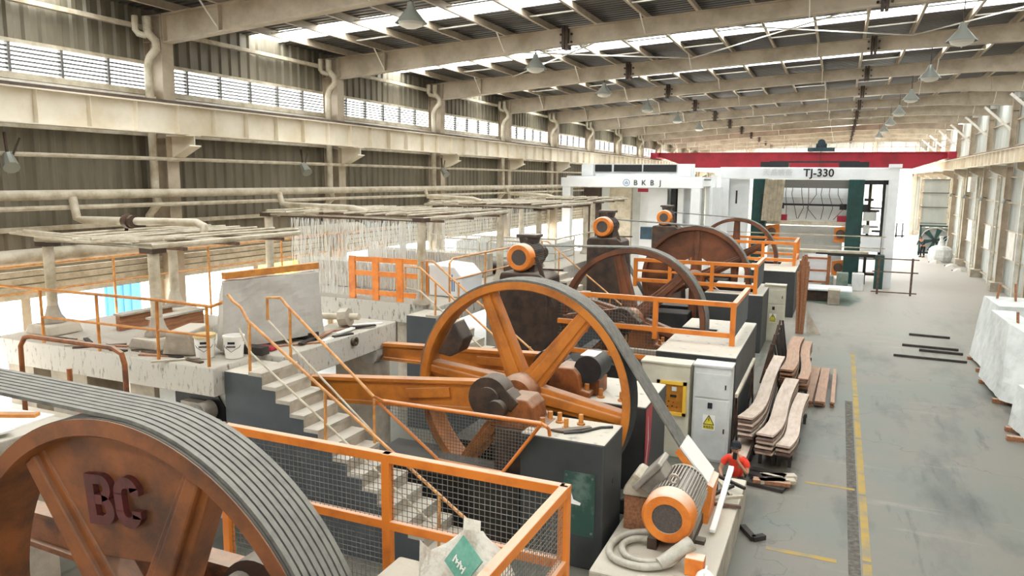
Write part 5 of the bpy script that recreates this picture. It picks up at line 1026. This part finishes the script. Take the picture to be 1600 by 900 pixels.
mk.build('white_print', 'sign_white', gp_)
tag(MB().box(-8.4, -5.0, 4.9, 6.1, .9, 1.0).box(-8.3, -8.1, 5, 6, 0, .9).box(-5.3, -5.1, 5, 6, 0, .9).build('lower_deck', 'concrete'), 'pale lower deck seen between the spokes of the foreground flywheel', 'deck')
for i, (x, y, a) in enumerate(((-7.6, 5.2, .3), (-7.0, 5.5, .35), (-6.4, 5.3, .2), (-6.0, 5.6, .5))):
    o = MB().box(-.5, .5, -.05, .05, 0, .06).build('steel_channel', 'sign_white' if i % 2 else 'plank_dark'); o.location = (x, y, 1.002); o.rotation_euler = (0, 0, -a); tag(o, ['dark', 'white', 'dark', 'white'][i]+' steel channel on the lower deck, '+ORD[i]+' from the left behind the foreground spokes', 'channel')
# ================================================================== PEOPLE
def skin_mesh(name, m, parent, chains, sub=2):
    """chains: lists of (x,y,z,radius); equal points are welded; grown with a Skin modifier"""
    idx = {}; V_ = []; Rr = []; Ed = []
    for ch in chains:
        prev = None
        for (x, y, z, r) in ch:
            key = (round(x, 4), round(y, 4), round(z, 4))
            if key not in idx: idx[key] = len(V_); V_.append((x, y, z)); Rr.append(r)
            if prev is not None and prev != idx[key]: Ed.append((prev, idx[key]))
            prev = idx[key]
    me = bpy.data.meshes.new(name); me.from_pydata(V_, Ed, []); me.materials.append(MATS[m]); o = link(name, me, parent)
    s = o.modifiers.new('skin', 'SKIN'); s.use_smooth_shade = True; o.modifiers.new('smooth', 'SUBSURF').levels = sub; o.modifiers['smooth'].render_levels = sub
    for i, d in enumerate(me.skin_vertices[0].data): d.radius = (Rr[i], Rr[i]); d.use_root = (i == 0)
    return o
def hand(w, d, r=.011, curl=(0, 0, 0)):
    """palm and five fingers from wrist w pointing along d"""
    w = Vector(w); d = Vector(d).normalized(); s = d.cross(Vector((0, 0, 1)) if abs(d.z) < .8 else Vector((0, 1, 0))).normalized(); c = Vector(curl); k = w+d*.08; ch = [[(*w, .026), (*(w+d*.045), .03), (*k, .03)]]
    for i, L in enumerate((.065, .078, .072, .055)):
        b = k+s*(i-1.5)*.02; ch.append([(*k, .03), (*(b+d*.02), r), (*(b+d*(.02+L*.5)+c*.3), r*.9), (*(b+d*(.02+L*.85)+c), r*.75)])
    b = w+d*.045; ch.append([(*b, .03), (*(b-s*.035+d*.015), r*1.1), (*(b-s*.05+d*.05+c*.4), r*.85)])
    return ch
def add_head(t, c, yaw, hair='hair', cap=True):
    """skull with nose, ears, eyes and mouth; hair as a part"""
    h = bpy.data.objects.new('head', None); c = Vector(c); R_ = Matrix.Rotation(yaw, 3, 'Z')
    def T(p): return c+R_ @ Vector(p)
    mb = MB(); n, k = 16, 12; v = []
    for j in range(k+1):
        ph = PI*j/k
        for i in range(n):
            a = 2*PI*i/n; x = .078*math.sin(ph)*math.cos(a); y = .095*math.sin(ph)*math.sin(a); z = .118*math.cos(ph)
            if z < -.03: x *= .86; y = y*.9-.008
            v.append(T((x, y, z)))
    f = [(j*n+i, j*n+(i+1) % n, (j+1)*n+(i+1) % n, (j+1)*n+i) for j in range(k) for i in range(n)]
    mb.add(v, f); mb.add([T((-.014, -.085, -.03)), T((.014, -.085, -.03)), T((0, -.118, -.025)), T((0, -.09, .03))], [(0, 1, 2), (0, 2, 3), (1, 3, 2), (0, 3, 1)])
    for s in (-1, 1): mb.ring([(.001, -.012), (.026, -.006), (.026, .006), (.001, .012)], tuple(T((s*.08, .0, -.005))), 'x', 10, close=False)
    fc = mb.build('face', 'skin', t, True)
    for s in (-1, 1): MB().ring([(.001, -.01), (.011, 0), (.001, .01)], tuple(T((s*.03, -.088, .01))), 'z', 8, close=False).build('eye', 'black', fc)
    MB().bar(T((-.022, -.092, -.06)), T((.022, -.092, -.06)), .01).build('mouth', 'red_letter', fc)
    mb = MB(); v = []
    for j in range(8):
        ph = PI*.56*j/7
        for i in range(n):
            a = 2*PI*i/n; front = math.sin(a) < -.3; p2 = ph*(.72 if front else 1.12)
            v.append(T((.09*math.sin(p2)*math.cos(a), .107*math.sin(p2)*math.sin(a), .13*math.cos(p2))))
    mb.add(v, [(j*n+i, j*n+(i+1) % n, (j+1)*n+(i+1) % n, (j+1)*n+i) for j in range(7) for i in range(n)]).build('hair', hair, t, True)
p = thing('person', 'person in a bright red T-shirt and black trousers sitting low, looking at a phone', 'person', (-1.46, 14.15, 0), -.12)
hL = hand((.09, -.235, .8), (-.35, -.1, .6), curl=(-.02, -.03, -.01)); hR = hand((-.17, -.36, .5), (.25, -.7, -.25), curl=(0, 0, -.03))
skin_mesh('body', 'skin', p, [[(0, .05, .34, .12), (0, .02, .5, .12), (0, -.02, .66, .13), (0, -.04, .78, .09), (0, -.06, .86, .05), (0, -.08, .95, .05)],
    [(0, -.04, .78, .09), (.13, -.03, .79, .06), (.2, -.04, .74, .052), (.245, -.16, .57, .04), (.09, -.235, .8, .026)], [(0, -.04, .78, .09), (-.13, -.03, .79, .06), (-.2, -.04, .74, .052), (-.26, -.16, .56, .04), (-.17, -.36, .5, .026)]] + hL + hR +
    [[(0, .05, .34, .12), (s*.1, .02, .32, .085), (s*.19, -.4, .46, .06), (s*.17, -.34, .1, .04), (s*.17, -.36, .05, .035), (s*.17, -.5, .035, .03)] for s in (-1, 1)])
skin_mesh('t_shirt', 'shirt_red', p, [[(0, .06, .4, .145), (0, .02, .52, .145), (0, -.02, .66, .155), (0, -.04, .79, .125), (0, -.05, .84, .07)], [(0, -.02, .66, .155), (.14, -.03, .775, .1), (.205, -.045, .735, .08), (.232, -.115, .63, .062)], [(0, -.02, .66, .155), (-.14, -.03, .775, .1), (-.205, -.045, .735, .08), (-.237, -.115, .63, .062)]])
skin_mesh('trousers', 'cloth_black', p, [[(0, .06, .43, .14), (0, .06, .34, .145)]]+[[(0, .06, .34, .145), (s*.1, .02, .33, .105), (s*.19, -.4, .46, .08), (s*.17, -.345, .14, .055)] for s in (-1, 1)])
for s in (-1, 1): MB().prism([(-.36, 0), (-.58, 0), (-.58, .05), (-.45, .1), (-.3, .11), (-.28, 0)], 'x', s*.17-.045, s*.17+.045).build('shoe', 'black', p, bevel=.02)
add_head(p, (0, -.1, 1.0), .0)
MB().ring([(.098, .0), (.1, .05), (.07, .11), (.001, .13)], (0, -.09, 1.02), 'z', 18, close=False).build('cap', 'cloth_black', p, True); MB().box(-.07, .07, -.27, -.15, 1.035, 1.045).build('cap_peak', 'cloth_black', p, bevel=.004)
o = MB().box(-.038, .038, -.005, .005, -.075, .075).build('mobile_phone', 'ink_black', bevel=.004); o.location = (-1.455, 13.83, .93); o.rotation_euler = (.25, .1, -.1); tag(o, 'dark phone held up before the face of the seated person in red', 'phone')
t = thing('low_stool', 'low dark stool under the seated person in red', 'stool', (-1.46, 14.22, 0)); MB().box(-.17, .17, -.13, .15, .17, .2).build('seat', 'plank_dark', t)
for sx in (-1, 1):
    for sy in (-1, 1): MB().box(sx*.13-.02, sx*.13+.02, sy*.1-.02, sy*.1+.02, 0, .17).build('leg', 'plank_dark', t)
q = thing('person', 'person in dark blue work clothes stooping beside the big fan', 'person', (6.45, 68.6, 0), -.6)
skin_mesh('body', 'skin', q, [[(0, .1, .92, .12), (0, .02, 1.1, .12), (0, -.12, 1.28, .13), (0, -.24, 1.4, .08), (0, -.3, 1.46, .05), (0, -.33, 1.52, .05)]]+[[(0, -.24, 1.4, .08), (s*.19, -.22, 1.36, .055), (s*.24, -.34, 1.1, .042), (s*.16, -.55, .95, .028)] for s in (-1, 1)]+hand((.16, -.55, .95), (0, -.7, -.4))+hand((-.16, -.55, .95), (0, -.7, -.4))+[[(0, .1, .92, .12), (s*.11, .08, .86, .09), (s*.13, -.02, .48, .06), (s*.13, .06, .1, .045), (s*.13, -.12, .04, .035)] for s in (-1, 1)])
skin_mesh('jacket', 'navy', q, [[(0, .1, .95, .15), (0, .02, 1.1, .15), (0, -.12, 1.28, .16), (0, -.24, 1.41, .1)]]+[[(0, -.12, 1.28, .16), (s*.19, -.22, 1.36, .08), (s*.24, -.34, 1.1, .062), (s*.18, -.5, .99, .048)] for s in (-1, 1)])
skin_mesh('trousers', 'cloth_black', q, [[(0, .1, 1.0, .15), (0, .1, .92, .15)]]+[[(0, .1, .92, .15), (s*.11, .08, .86, .11), (s*.13, -.02, .48, .085), (s*.13, .06, .12, .07)] for s in (-1, 1)])
add_head(q, (0, -.38, 1.6), 0.)
for s in (-1, 1): MB().prism([(.12, 0), (-.18, 0), (-.18, .05), (-.02, .11), (.12, .11)], 'x', s*.13-.05, s*.13+.05).build('shoe', 'black', q, bevel=.02)

for i, x in enumerate((-13.2, -12.3)):
    t = thing('saw_frame_beam', ['left', 'right'][i]+' long brown saw-frame beam with dusty top between the canopy posts', 'beam', (x, 10.4, 2.86)); MB().box(-.06, .06, 0, 1.3, 0, .3).build('web', 'timber', t); MB().box(-.12, .12, 0, 1.3, .3, .34).build('top_flange', 'concrete_slab', t)
